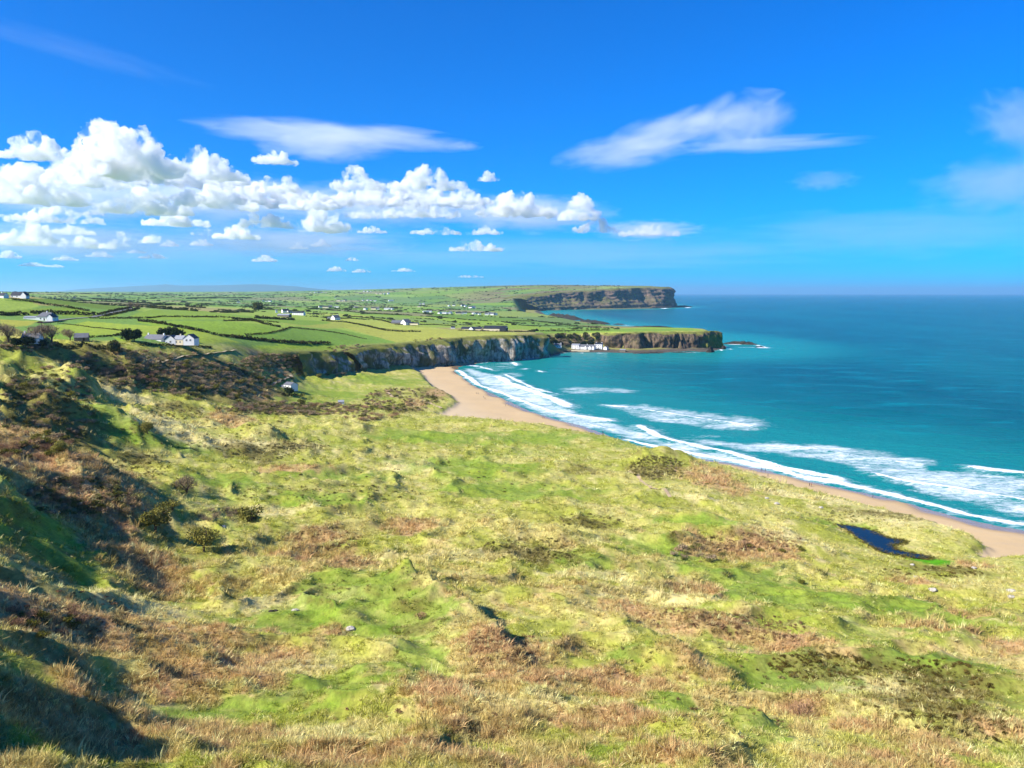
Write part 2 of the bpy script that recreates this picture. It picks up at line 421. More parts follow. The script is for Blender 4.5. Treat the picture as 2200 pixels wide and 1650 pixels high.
def heights(X, Y):
    r = np.hypot(X, Y)
    low = np.full(X.shape, 5.0); m_ = r < 1150
    low[m_] = LOW(X[m_], np.maximum(Y[m_], -200))
    cap = 88.2 - 0.02 * np.clip(r, 0, 60) + ss(150, 400, r) * 400
    low = np.minimum(low, cap)
    # hummocky dunes
    rdg = 1 - np.abs(fbm(X / 34 + 0.3 * fbm(X / 60, Y / 60, 2, 15), Y / 26, 3, 5)) * 3.2
    hum = 2.6 * fbm(X / 52, Y / 52, 3, 1) + 2.3 * np.clip(rdg, 0, 1) ** 2 - 0.7 + 1.3 * fbm(X / 11, Y / 11, 3, 7) * ss(-0.25, 0.3, fbm(X / 40, Y / 40, 2, 16))
    damp = ss(25, 70, r) * (1 - 0.8 * ss(12, 6, low))
    hill = ss(-60, -110, X - (-0.35) * Y * 0 + Y * 0.28)      # steeper ground on the left
    low = low + hum * damp * (1 + 0.9 * hill) + 0.34 * fbm(X / 4.2, Y / 4.2, 3, 9) * damp
    for pts, amp, wa, wb in RIDGES:
        cx_, cy_ = np.mean([q[0] for q in pts]), np.mean([q[1] for q in pts])
        rad = max(math.hypot(q[0] - cx_, q[1] - cy_) for q in pts) + 3 * max(wa, wb)
        nb = (np.abs(X - cx_) < rad) & (np.abs(Y - cy_) < rad)
        if not nb.any(): continue
        X_, Y_ = X[nb], Y[nb]
        d, p = seg_dist(X_, Y_, pts, False)
        # sunny side (left / near) gentler than the lee side
        i = np.clip(p.astype(int), 0, len(pts) - 2)
        ax = np.array([q[0] for q in pts]); ay = np.array([q[1] for q in pts])
        tx, ty = ax[i + 1] - ax[i], ay[i + 1] - ay[i]
        side = (X_ - ax[i]) * ty - (Y_ - ay[i]) * tx
        sd = side / (np.hypot(tx, ty) + 1e-9)
        w = wb + (wa - wb) * ss(-0.3 * wb, 0.3 * wb, sd)
        fall = np.exp(-(d / w) ** 2 * 1.2)
        n = 1 + 0.35 * noise2(X_ / 9, Y_ / 9, 31)
        low[nb] += amp * fall * n
    dp, _ = sdf(X, Y, POND)
    low = low + (4.1 - low) * ss(-7, 1.0, dp)
    dl, _ = sdf(X, Y, COAST)
    dd, _ = sdf(X, Y, DUNE)
    du, pu = sdf(X, Y, UP)
    w = np.interp(pu, np.arange(len(UPW)), UPW)
    # beach and rock platform
    wob = 5 * fbm(X / 30, Y / 30, 2, 40)
    sand = np.where(dl > 0, 0.045 * (dl + wob * ss(0, 25, dl)), 0.06 * dl)
    sand = np.clip(sand, -8, 3.2) + 0.10 * fbm(X / 9, Y / 6, 2, 3) * ss(5, 30, dl)
    rocky = ss(1010, 1060, Y)
    plat = np.clip(0.10 * dl, -8, 3.6) + rocky * 1.3 * np.abs(fbm(X / 14, Y / 14, 4, 21)) * ss(-6, 8, dl)
    base = sand * (1 - rocky) + plat * rocky
    # sheltered harbour ledge behind the cottages
    ground = base + (np.maximum(low, base) - base) * ss(-1.5, 6.5, dd + 1.8 * noise2(X / 5, Y / 5, 12))
    upl = np.full(X.shape, 30.0); m_ = du > -120
    upl[m_] = UPL(X[m_], Y[m_])
    upl = np.minimum(upl, cap)
    upl = upl + (1.1 * fbm(X / 130, Y / 130, 3, 61) * ss(300, 700, r) + 0.5 * fbm(X / 40, Y / 40, 2, 62)) * ss(2, 40, r)
    k = np.clip((du + 0.5 * w) / w, 0, 1)
    k = k * k * (3 - 2 * k)
    k = np.where(dl > -40, k, 0)
    h = ground + (upl - ground) * k
    h = np.where(dl < -30, -6.0, h)
    brink = 88.2 - 0.86 * np.maximum(r - 0.8, 0)                    # the slope falls away at the photographer's feet
    front = ss(R(-72), R(-50), np.arctan2(X, Y)) * ss(R(95), R(75), np.arctan2(X, Y)) * ss(26, 14, r)
    h = h + (np.minimum(h, brink) - h) * front
    return h, dict(dl=dl, dd=dd, du=du, pu=pu, k=k, dp=dp, rocky=rocky, low=low)

# polar tessellation, finer where the ground is near and where it is looked at
def rows():
    out = [1.5]
    while out[-1] < 60: out.append(out[-1] * 1.13 + 0.3)
    while out[-1] < 15000:
        r = out[-1]
        drop = np.interp(r, [60, 100, 200, 400, 1000], [45, 58, 70, 80, 62])
        out.append(r + min(3.1 * r * r / (F * drop), 0.0085 * r))
    return np.array(out)
RR = rows()
PHI = np.concatenate([np.linspace(-125, -37, 60, endpoint=False), np.linspace(-37, 37, 640), np.linspace(37, 95, 40)[1:]])
PH = np.radians(PHI)
GX = RR[:, None] * np.sin(PH)[None]
GY = RR[:, None] * np.cos(PH)[None]
GZ, GI = heights(GX, GY)

def ground(x, y):
    """terrain height at a place (bilinear on the grid)"""
    x = np.atleast_1d(np.asarray(x, float)); y = np.atleast_1d(np.asarray(y, float))
    r = np.hypot(x, y); p = np.arctan2(x, y)
    i = np.clip(np.searchsorted(RR, r) - 1, 0, len(RR) - 2); j = np.clip(np.searchsorted(PH, p) - 1, 0, len(PH) - 2)
    a = np.clip((r - RR[i]) / (RR[i + 1] - RR[i]), 0, 1); b = np.clip((p - PH[j]) / (PH[j + 1] - PH[j]), 0, 1)
    return (GZ[i, j] * (1 - a) + GZ[i + 1, j] * a) * (1 - b) + (GZ[i, j + 1] * (1 - a) + GZ[i + 1, j + 1] * a) * b

def gz(x, y):
    return float(ground(x, y)[0])

def hit(px, py, rmin=20.0):
    """first ground point on the sight line of a photo pixel -> (x, y, z)"""
    dx, dy, dz = (float(v) for v in ray(px, py))
    p = math.atan2(dx, dy)
    j = int(np.clip(np.searchsorted(PH, p) - 1, 0, len(PH) - 2)); b = (p - PH[j]) / (PH[j + 1] - PH[j])
    prof = GZ[:, j] * (1 - b) + GZ[:, j + 1] * b
    line = EYE + dz * RR
    m = np.nonzero((prof >= line) & (RR > rmin))[0]
    if len(m) == 0:
        return None
    i = m[0]
    a0, a1 = line[i - 1] - prof[i - 1], line[i] - prof[i]
    t = a0 / (a0 - a1 + 1e-9) if i > 0 else 0
    r = RR[i - 1] + (RR[i] - RR[i - 1]) * min(max(t, 0), 1)
    return dx * r, dy * r, EYE + dz * r
# ------------------------------------------------------------------ ground colours
def patch(px, py, rx, ry, rough=0.35):
    """soft-edged patch of vegetation: centre and radii in photo pixels, turned into metres on the ground -> (grid slice, mask)"""
    c = hit(px, py)
    if c is None: return None
    n_, f_ = hit(px, py + ry), hit(px, py - ry)
    d = math.hypot(c[0], c[1])
    a = rx * d / F
    b = max(0.5 * (math.hypot(f_[0], f_[1]) - math.hypot(n_[0], n_[1])) if f_ and n_ else a, 0.5)
    b = min(b, a * 4)
    i0, i1 = np.searchsorted(RR, [d - 2.1 * b - a, d + 2.1 * b + a]); w = 2.1 * a / d + 0.02; p0 = math.atan2(c[0], c[1])
    j0, j1 = np.searchsorted(PH, [p0 - w, p0 + w])
    sl = (slice(max(i0, 0), i1 + 1), slice(max(j0, 0), j1 + 1))
    X, Y = GX[sl], GY[sl]
    ux, uy = c[0] / d, c[1] / d                    # along the line of sight
    al = ((X - c[0]) * ux + (Y - c[1]) * uy) / b
    ac = ((X - c[0]) * uy - (Y - c[1]) * ux) / a
    L = max(min(a, b) * 0.5, 1.5)
    return sl, ss(1.15, 0.6, np.sqrt(al * al + ac * ac) + rough * 2.4 * fbm(X / L, Y / L, 4, 77))

BROWN = [  # px, py, rx, ry : dead bracken and reed beds
    (410, 1400, 190, 75), (330, 1250, 90, 45), (250, 1180, 70, 30), (690, 1160, 70, 26), (660, 1200, 110, 18), (880, 1130, 75, 16), (760, 1215, 60, 12),
    (1060, 1380, 85, 36), (1130, 1440, 110, 40), (1300, 1470, 180, 38), (950, 1480, 90, 26), (1300, 1560, 190, 24), (1450, 1620, 160, 26), (1500, 1330, 110, 18), (1640, 1360, 90, 24),
    (1540, 1180, 90, 26), (1640, 1185, 80, 28), (1520, 1020, 60, 22), (1560, 1045, 70, 14), (1490, 1270, 60, 12), (1340, 1310, 60, 12), (1730, 1380, 60, 16), (2010, 1350, 80, 9), (2150, 1390, 50, 16),
    (1720, 1530, 50, 30), (1850, 1560, 80, 18), (2000, 1600, 90, 20), (700, 1360, 45, 14), (500, 900, 60, 14), (60, 930, 90, 40), (90, 1030, 110, 36), (180, 1120, 120, 36), (60, 1300, 110, 44), (110, 1560, 140, 70), (250, 1010, 70, 25), (570, 772, 60, 10), (640, 770, 60, 8), (200, 1060, 90, 25), (940, 845, 26, 10), (890, 868, 28, 10),
    (1950, 1250, 60, 6), (2080, 1212, 60, 7), (2100, 1320, 90, 8), (1000, 1560, 120, 22), (620, 1010, 90, 10), (700, 1640, 200, 30), (1100, 1640, 200, 20), (430, 1590, 170, 22), (530, 830, 60, 22), (430, 800, 80, 20), (330, 790, 70, 16),
    (120, 985, 80, 25), (740, 755, 40, 7), (930, 1610, 160, 14), (2100, 1560, 100, 14), (1940, 1640, 120, 16)]
GREEN = [
    (760, 1270, 150, 50), (880, 1330, 110, 50), (620, 1330, 120, 30), (900, 1420, 80, 40), (700, 1480, 140, 40), (470, 1530, 130, 30), (1000, 1000, 160, 22), (1100, 1060, 180, 20), (1500, 1120, 110, 14),
    (1430, 1190, 110, 26), (1700, 1280, 220, 26), (2000, 1310, 150, 22), (1600, 1240, 160, 16), (1700, 1460, 150, 40), (2100, 1440, 90, 30), (1800, 1130, 80, 8), (1250, 1200, 80, 24), (930, 940, 150, 16), (1150, 940, 120, 16),
    (700, 850, 120, 14), (820, 815, 90, 10), (640, 862, 60, 10), (350, 950, 90, 14), (470, 1035, 90, 16), (700, 1080, 110, 14), (1340, 1400, 60, 20), (1180, 1440, 60, 20), (1450, 1500, 60, 16), (1620, 1530, 90, 20), (1690, 1590, 16, 7),
    (1290, 1620, 70, 16), (160, 800, 40, 10), (230, 880, 60, 12), (1960, 1420, 120, 30), (130, 1180, 110, 60), (1560, 1380, 80, 20), (700, 1020, 160, 12), (1997, 1206, 34, 8)]
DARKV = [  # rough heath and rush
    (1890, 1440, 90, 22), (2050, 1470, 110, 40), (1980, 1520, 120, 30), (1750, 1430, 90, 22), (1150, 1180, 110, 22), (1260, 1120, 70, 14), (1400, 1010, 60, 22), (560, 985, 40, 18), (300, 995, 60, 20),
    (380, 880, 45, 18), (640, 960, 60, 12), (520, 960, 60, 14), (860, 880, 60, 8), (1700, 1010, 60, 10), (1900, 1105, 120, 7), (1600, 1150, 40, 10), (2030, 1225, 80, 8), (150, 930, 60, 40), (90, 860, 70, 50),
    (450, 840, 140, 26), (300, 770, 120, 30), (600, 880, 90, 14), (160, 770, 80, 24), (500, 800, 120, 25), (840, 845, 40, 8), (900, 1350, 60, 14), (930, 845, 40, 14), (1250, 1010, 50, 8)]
PALE = [(640, 1290, 160, 16), (1150, 1500, 220, 26), (1000, 1190, 220, 12), (600, 1440, 130, 20), (1850, 1480, 160, 20), (1700, 1160, 120, 12), (560, 960, 160, 18), (400, 930, 120, 16), (1500, 1070, 120, 8), (1750, 1070, 180, 8), (1950, 1110, 130, 8),
        (1280, 1240, 120, 14), (1450, 1290, 160, 14), (900, 1000, 120, 10), (240, 850, 90, 18), (330, 900, 100, 14), (560, 1100, 130, 10), (720, 1590, 160, 16), (1250, 1540, 140, 12), (150, 1330, 110, 26), (300, 1290, 90, 16)]

def voro(X, Y, cx, cy, seed):
    """cell id hash in 0..1 and distance to the cell border (in cells)"""
    x, y = X / cx, Y / cy
    xi, yi = np.floor(x).astype(np.int64), np.floor(y).astype(np.int64)
    f1 = np.full(X.shape, 9.0); f2 = np.full(X.shape, 9.0); idd = np.zeros(X.shape, np.int64)
    for a in (-1, 0, 1):
        for b in (-1, 0, 1):
            h = _perm[(_perm[(xi + a + seed) & 4095] + yi + b) & 4095]
            qx = xi + a + 0.5 + 0.38 * _gx[h]; qy = yi + b + 0.5 + 0.38 * _gy[h]
            d = np.maximum(np.abs(x - qx), np.abs(y - qy)) * 0.7 + 0.3 * np.hypot(x - qx, y - qy)
            m = d < f1
            f2 = np.where(m, f1, np.minimum(f2, d)); idd = np.where(m, h, idd); f1 = np.where(m, d, f1)
    return (_perm[idd] % 997) / 997.0, f2 - f1

K = 0.80                                            # photo colour of sunlit ground -> albedo
C_STRAW, C_GRASS, C_GREEN = lin(204, 194, 116) * K, lin(170, 172, 74) * K, lin(128, 156, 50) * K
C_BROWN, C_DARK, C_PALE = lin(198, 160, 116) * K, lin(116, 106, 56) * K, lin(228, 212, 150) * K
C_SAND, C_WET = lin(228, 196, 146) * 0.70, lin(180, 148, 106) * 0.60
C_ROCK, C_MOOR = lin(84, 80, 72) * 0.6, lin(150, 120, 80) * K
FIELDS = [lin(142, 172, 52) * K, lin(122, 160, 46) * K, lin(168, 178, 74) * K, lin(108, 150, 62) * K, lin(150, 176, 66) * K, lin(160, 150, 92) * K, lin(126, 152, 74) * K]

# near fields traced from the photograph: polygon in photo pixels, colour
TRACED = [
    ([(430, 745), (560, 742), (720, 738), (722, 756), (600, 758), (500, 752)], lin(146, 178, 40)),
    ([(520, 730), (590, 712), (630, 702), (720, 706), (800, 722), (870, 738), (760, 742), (715, 741), (600, 736)], lin(118, 160, 52)),
    ([(725, 700), (760, 710), (850, 735), (1000, 722), (1150, 716), (1000, 708), (880, 708), (800, 703)], lin(172, 176, 72)),
    ([(100, 700), (190, 690), (290, 698), (400, 705), (470, 722), (520, 738), (430, 742), (330, 722), (180, 720), (100, 712)], lin(156, 178, 52)),
    ([(290, 692), (480, 690), (600, 702), (590, 710), (520, 728), (430, 712), (330, 700)], lin(132, 168, 46)),
    ([(280, 680), (330, 665), (440, 668), (520, 682), (480, 688), (330, 688)], lin(130, 162, 46)),
    ([(0, 668), (150, 660), (260, 676), (230, 684), (120, 676), (0, 678)], lin(118, 148, 36)),
    ([(10, 645), (90, 642), (260, 655), (270, 668), (150, 656), (60, 650)], lin(100, 134, 36)),
    ([(0, 686), (80, 690), (60, 700), (0, 704)], lin(176, 176, 62)),
    ([(600, 695), (720, 692), (780, 700), (740, 704), (640, 700)], lin(160, 168, 66)),
    ([(120, 728), (200, 735), (215, 742), (150, 742)], lin(130, 178, 30)),
    ([(240, 722), (290, 735), (262, 742)], lin(150, 180, 40)),
    ([(1150, 714), (1300, 712), (1520, 712), (1490, 708), (1300, 706), (1160, 706)], lin(120, 158, 52)),
]

def ground_colour(X, Y, Z, I):
    n1, n2, n3 = fbm(X / 26, Y / 26, 4, 81), fbm(X / 7, Y / 7, 4, 82), fbm(X / 90, Y / 90, 3, 83)
    n4 = fbm((X * 0.8 + Y * 0.6) / 3.0, (Y * 0.8 - X * 0.6) / 11.0, 3, 84)
    def mix(a, b, m):
        return a + (b - a) * m[..., None]
    c = np.broadcast_to(C_GRASS, X.shape + (3,)).copy()
    c = mix(c, C_STRAW, ss(-0.25, 0.35, n1 * 0.8 + n2 * 0.5 + n4 * 0.3))
    c = mix(c, C_GREEN, 0.55 * ss(0.15, 0.55, n3 + n2 * 0.5 - n4 * 0.25))
    c = mix(c, C_PALE, 0.6 * ss(0.2, 0.55, n4 * 0.8 + n2 * 0.6))
    near = ss(330, 90, np.hypot(X, Y))
    c = mix(c, lin(206, 180, 124) * K, 0.75 * near * ss(-0.1, 0.35, fbm(X / 22, Y / 15, 4, 86) + 0.4 * n4))
    c = mix(c, C_BROWN, 0.6 * near * ss(0.08, 0.42, fbm(X / 13, Y / 13, 4, 85) + 0.3 * n4))
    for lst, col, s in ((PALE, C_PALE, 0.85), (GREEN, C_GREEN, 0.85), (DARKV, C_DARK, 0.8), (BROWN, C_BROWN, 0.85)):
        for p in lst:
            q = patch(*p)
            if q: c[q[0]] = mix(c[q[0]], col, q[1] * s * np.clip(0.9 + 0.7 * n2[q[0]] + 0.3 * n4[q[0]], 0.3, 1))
    # lime-green weed at the end of the pond
    q = patch(2000, 1206, 42, 7, 0.15)
    c[q[0]] = mix(c[q[0]], lin(96, 168, 20) * K, q[1])
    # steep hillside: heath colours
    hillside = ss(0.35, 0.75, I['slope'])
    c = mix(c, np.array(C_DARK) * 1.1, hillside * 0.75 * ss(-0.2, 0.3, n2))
    # farmland
    fid, fb = voro(X + 0.25 * Y, Y - 0.15 * X, 150, 190, 5)
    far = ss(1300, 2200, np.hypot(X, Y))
    fid2, fb2 = voro(X + 0.3 * Y, Y, 210, 300, 9)
    fid = np.where(far > 0.5, fid2, fid); fb = np.where(far > 0.5, fb2, fb)
    FC = np.array(FIELDS)
    fc = FC[np.clip((fid * len(FC)).astype(int), 0, len(FC) - 1)] * (0.9 + 0.25 * ((fid * 13.7) % 1))[..., None]
    moor = ss(3300, 4200, Y) * ss(-500, 0, X) * ss(-0.1, 0.25, fbm(X / 500, Y / 300, 3, 88) + 0.15)
    fc = mix(fc, C_MOOR, moor)
    for poly, col in TRACED:
        w = [hit(*p) for p in poly]
        w = [(q[0], q[1]) for q in w if q is not None]
        if len(w) > 2:
            m = inside(X, Y, w) & (np.hypot(X, Y) < 2500)
            fc[m] = np.array(col) * K
    fc = fc * (1 + far[..., None] * (np.array([0.66, 0.80, 1.05]) - 1))  # distance haze put into the colour: far fields duller and bluer
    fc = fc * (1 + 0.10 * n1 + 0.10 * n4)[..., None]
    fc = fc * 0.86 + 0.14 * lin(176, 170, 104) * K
    rim = ss(22, 4, I['du'] + 8 * n2) * ss(420, 470, Y)                      # unploughed edge of the cliff top
    fc = mix(fc, lin(170, 160, 92) * K, rim * 0.8)
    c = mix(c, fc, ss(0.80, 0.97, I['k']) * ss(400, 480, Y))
    # beach
    sand = mix(np.broadcast_to(C_SAND, c.shape) * (1 + 0.10 * n1 + 0.05 * n4)[..., None], C_WET, ss(10, 3, I['dl'] + 9 * fbm(X / 35, Y / 35, 2, 91)))
    sand = mix(sand, lin(230, 206, 166) * 0.70, ss(25, 60, I['dl']) * 0.8)
    rock = np.broadcast_to(C_ROCK, c.shape) * (1 + 0.5 * n2 + 0.3 * n4)[..., None]
    rock = mix(rock, lin(150, 150, 70) * K, ss(2.4, 3.6, Z) * 0.9)
    base = mix(sand, rock, I['rocky'])
    isl = ss(-0.3, 0.3, I['dd'] + 1.8 * noise2(X / 5, Y / 5, 12) - 2.0)
    isl = np.maximum(isl, ss(0.25, 0.6, I['k']))
    c = mix(base, c, isl)
    return np.clip(c, 0.004, 0.9), isl

dzr = np.gradient(GZ, axis=0) / np.gradient(GX * 0 + RR[:, None], axis=0)
dza = np.gradient(GZ, axis=1) / (np.gradient(PH)[None] * RR[:, None])
GI['slope'] = np.hypot(dzr, dza)
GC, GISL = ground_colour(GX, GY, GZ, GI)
GWET = ss(11, 2, GI['dl'] + 9 * fbm(GX / 35, GY / 35, 2, 91)) * (1 - GISL) * (1 - GI['rocky'])

def ground_material(name, rough=0.95, grain=1.0, bump=0.6, wet=False):
    t = NT(name)
    p = t.pos()
    col = t.attr('tone').outputs['Color']
    n1 = t.noise(p, 0.55 * grain, 6, 0.65)
    n2 = t.noise(t.vmap(p, (1.0, 0.35, 1.0), (0, 0, 0.6)), 2.2 * grain, 5, 0.7)
    v1 = t.rng(n1, 0.30, 0.72, 0.76, 1.2)
    v2 = t.rng(n2, 0.30, 0.72, 0.80, 1.16)
    v = t.math('MULTIPLY', v1, v2)
    comb = t.new('ShaderNodeCombineColor')
    for i in range(3): t.put(comb.inputs[i], v)
    c = t.mix(1.0, col, comb.outputs[0], 'MULTIPLY')
    hue = t.noise(p, 0.9 * grain, 4, 0.6)
    c = t.mix(t.rng(hue, 0.5, 0.72, 0.0, 0.22), c, t.mix(1.0, c, (0.72, 1.05, 0.5), 'MULTIPLY'))
    h = t.math('ADD', t.math('MULTIPLY', n1, 0.7), t.math('MULTIPLY', n2, 0.3))
    nrm = t.bump(h, bump, 0.5)
    t.bsdf(c, rough, 0.1, nrm)
    return t.m

def beach_material():
    t = NT('sand')
    p = t.pos()
    col = t.attr('tone').outputs['Color']
    wet = t.attr('wet').outputs['Fac']
    n = t.noise(t.vmap(p, (0.25, 1, 1), (0, 0, -0.5)), 0.25, 5, 0.6)
    c = t.mix(t.rng(n, 0.35, 0.7, 0.0, 0.22), col, (0.42, 0.33, 0.24))
    nf = t.noise(p, 1.2, 6, 0.7)
    c = t.mix(t.rng(nf, 0.55, 0.75, 0.0, 0.3), c, (0.30, 0.23, 0.16))
    wr = t.noise(t.vmap(p, (0.12, 1.0, 1), (0, 0, -0.62)), 0.5, 5, 0.7)
    c = t.mix(t.rng(wr, 0.66, 0.74, 0.0, 0.35), c, (0.20, 0.15, 0.11))
    t.bsdf(c, t.rng(wet, 0.3, 0.95, 0.92, 0.16), t.rng(wet, 0.2, 1.0, 0.1, 0.55), t.bump(nf, 0.4, 0.25))
    return t.m

M_GRASS = ground_material('dune_turf')
M_FIELD = ground_material('farm_turf', grain=0.6, bump=0.35)
M_SAND = beach_material()

nr, nc = GX.shape
IDX = np.arange(nr * nc).reshape(nr, nc)
Q = np.stack([IDX[:-1, :-1], IDX[:-1, 1:], IDX[1:, 1:], IDX[1:, :-1]], -1).reshape(-1, 4)[:, ::-1]
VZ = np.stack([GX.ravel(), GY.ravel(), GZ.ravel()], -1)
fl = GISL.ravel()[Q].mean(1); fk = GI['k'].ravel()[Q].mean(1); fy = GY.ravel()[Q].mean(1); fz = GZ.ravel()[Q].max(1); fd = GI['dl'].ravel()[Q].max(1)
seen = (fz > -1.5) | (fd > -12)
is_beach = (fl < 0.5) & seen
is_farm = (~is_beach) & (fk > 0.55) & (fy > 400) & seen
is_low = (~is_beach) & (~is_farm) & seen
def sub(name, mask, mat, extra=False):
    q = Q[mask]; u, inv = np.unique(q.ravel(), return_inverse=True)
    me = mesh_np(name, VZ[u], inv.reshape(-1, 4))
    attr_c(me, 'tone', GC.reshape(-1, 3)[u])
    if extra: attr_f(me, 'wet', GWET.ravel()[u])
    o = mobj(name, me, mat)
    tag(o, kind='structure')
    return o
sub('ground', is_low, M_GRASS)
sub('beach', is_beach, M_SAND, True)
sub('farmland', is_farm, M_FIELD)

# ------------------------------------------------------------------ sea
def srows():
    out = [60.0]
    while out[-1] < 90000:
        r = out[-1]; out.append(r + min(2.1 * r * r / (F * 90), 0.07 * r))
    return np.array(out)
SR = srows()
SPH = np.radians(np.concatenate([np.linspace(-60, -9, 30, endpoint=False), np.linspace(-9, 37, 620), np.linspace(37, 95, 50)[1:]]))
SX, SY = SR[:, None] * np.sin(SPH)[None], SR[:, None] * np.cos(SPH)[None]

def wline(pts):
    return [tuple(map(float, at_z(px, py))) for px, py in pts]
CRESTS = [  # polyline on the water, half width in metres, strength, wave height
    ([(1066, 809), (1096, 826), (1130, 837), (1162, 849), (1198, 862), (1221, 876)], 7, 1.0, 0.9),
    ([(1082, 804), (1107, 817), (1140, 832), (1170, 843), (1205, 848)], 4, 0.9, 0.5),
    ([(982, 796), (1003, 809), (1030, 828), (1073, 844), (1139, 869), (1175, 882), (1198, 887), (1255, 896), (1319, 905)], 4, 1.0, 0.5),
    ([(1244, 905), (1290, 918), (1335, 928)], 2, 0.8, 0.2),
    ([(1293, 870), (1382, 880), (1445, 889), (1541, 905), (1624, 918)], 3.5, 0.9, 0.6),
    ([(1372, 916), (1414, 937), (1455, 950), (1509, 962), (1563, 972), (1640, 996), (1723, 1014), (1810, 1032)], 4.5, 1.0, 0.9),
    ([(2085, 1007), (2130, 1012), (2200, 1019), (2330, 1032)], 3.5, 1.0, 1.2),
    ([(1870, 1015), (1937, 1034), (2000, 1043), (2057, 1051), (2130, 1064), (2200, 1077), (2330, 1100)], 3.0, 0.95, 0.7),
    ([(1436, 966), (1540, 985), (1640, 1003), (1723, 1024), (1866, 1052), (2009, 1086), (2105, 1110), (2200, 1126), (2330, 1160)], 3.5, 1.0, 0.25),
    ([(1690, 958), (1770, 968), (1860, 985), (1990, 1000)], 2.5, 0.8, 0.5),
    ([(1336, 944), (1420, 962), (1500, 976)], 3.0, 0.9, 0.2),
    ([(1098, 770), (1120, 772), (1150, 768)], 7, 1.0, 0.4), ([(1010, 785), (1040, 790), (1060, 796)], 4, 0.9, 0.3),
    ([(1103, 779), (1110, 786)], 4, 1.0, 0.3), ([(1128, 793), (1131, 794)], 3, 1.0, 0.3), ([(1155, 796), (1164, 799)], 3, 1.0, 0.3), ([(1030, 781), (1080, 774), (1105, 769)], 4, 0.9, 0.2),
    ([(1455, 757), (1500, 757)], 3.5, 1, 0.2), ([(1535, 753), (1570, 750)], 3.5, 1, 0.2), ([(1555, 739), (1620, 741), (1650, 747)], 5, 0.9, 0.2), ([(1590, 746), (1648, 747.5)], 4, 1.0, 0.2),
    ([(1350, 700), (1400, 705), (1440, 706)], 12, 0.8, 0.1), ([(1325, 697), (1345, 699)], 10, 1, 0.1), ([(1398, 664), (1440, 662), (1500, 660)], 25, 0.9, 0.1), ([(1219, 666), (1290, 666), (1360, 665)], 9, 0.7, 0.0),
    ([(1195, 758.5), (1260, 758.5), (1350, 760), (1440, 759)], 1.4, 0.7, 0.0), ([(1140, 766), (1170, 763), (1195, 760)], 2.5, 0.8, 0.0)]
LACY = [  # polygon, strength
    ([(985, 793), (1010, 790), (1070, 805), (1130, 832), (1190, 855), (1222, 876), (1330, 906), (1440, 945), (1560, 972), (1700, 1008), (1830, 1040), (2000, 1090), (2200, 1130), (2400, 1190), (2400, 1210), (2200, 1142), (2009, 1100), (1742, 1037), (1484, 984), (1298, 935), (1139, 888), (1039, 838)], 0.70),
    ([(1175, 842), (1230, 828), (1330, 832), (1400, 842), (1340, 846), (1230, 848)], 0.56),
    ([(1070, 800), (1120, 800), (1140, 808), (1090, 812)], 0.6),
    ([(1293, 866), (1370, 868), (1500, 884), (1640, 896), (1675, 908), (1640, 925), (1560, 928), (1480, 918), (1390, 905), (1320, 884)], 0.62),
    ([(1430, 940), (1560, 945), (1700, 948), (1790, 952), (1900, 968), (2010, 985), (2030, 1000), (2200, 1020), (2400, 1030), (2400, 1190), (2200, 1110), (2000, 1070), (1890, 1040), (1800, 1000), (1650, 978), (1540, 962)], 0.66),
    ([(1440, 925), (1560, 930), (1600, 938), (1500, 945), (1450, 940)], 0.5),
    ([(1005, 784), (1060, 780), (1100, 775), (1120, 790), (1060, 800), (1010, 795)], 0.45)]
GAPS = [([(1615, 983), (1700, 998), (1800, 1015), (1880, 1030), (1890, 1040), (1780, 1024), (1690, 1008), (1625, 992)], 0.9), ([(1990, 1000), (2060, 1005), (2070, 1012), (2000, 1010)], 0.8),
        ([(1890, 1038), (1960, 1046), (1965, 1056), (1900, 1052)], 0.6)]
SI = (SR[:, None] < 8000) & (SPH[None] > R(-9)) & (SPH[None] < R(60))
fx, fy_ = SX[SI], SY[SI]
solid = np.zeros(len(fx)); lace = np.zeros(len(fx)); swell = np.zeros(len(fx))
wobx = 5.0 * fbm(fx / 26, fy_ / 26, 3, 51); woby = 5.0 * fbm(fx / 26, fy_ / 26, 3, 52)
HWN = 0.6 + 0.5 * np.clip(0.7 + 1.3 * fbm(fx / 18, fy_ / 18, 2, 58), 0.1, 1.4)
for pts, hw, s, hgt in CRESTS:
    W = np.array(wline(pts)); mg = hw * 12 + 15
    nb = (fx > W[:, 0].min() - mg) & (fx < W[:, 0].max() + mg) & (fy_ > W[:, 1].min() - mg) & (fy_ < W[:, 1].max() + mg)
    d, p = np.full(len(fx), 1e4), np.zeros(len(fx))
    d[nb], p[nb] = seg_dist(fx[nb] + wobx[nb] * 0.5, fy_[nb] + woby[nb] * 0.7, wline(pts), False)
    e = np.minimum(p, len(pts) - 1 - p)
    hw = hw * HWN
    solid = np.maximum(solid, s * np.exp(-(d / hw) ** 2) * (0.75 + 0.25 * ss(0, 0.4, e)))
    swell += hgt * np.exp(-(d / (hw * 1.6)) ** 2)
    lace = np.maximum(lace, 0.55 * s * np.exp(-(d / (hw * 3.5)) ** 2))
for poly, s in LACY:
    sd, _ = sdf(fx + wobx * 1.6, fy_ + woby * 2.0, wline(poly))
    lace = np.maximum(lace, s * ss(-12, 14, sd))
for poly, s in GAPS:
    sd, _ = sdf(fx + wobx, fy_ + woby, wline(poly))
    m = s * ss(-3, 6, sd); lace *= 1 - m; solid *= 1 - m; swell += 0.9 * m
sdl, _ = sdf(fx, fy_, COAST)
shallow_ = np.zeros(SX.shape); shallow_[SI] = ss(-330, -10, sdl)
FOAM = np.zeros(SX.shape); FOAM[SI] = solid
LACE = np.zeros(SX.shape); LACE[SI] = lace
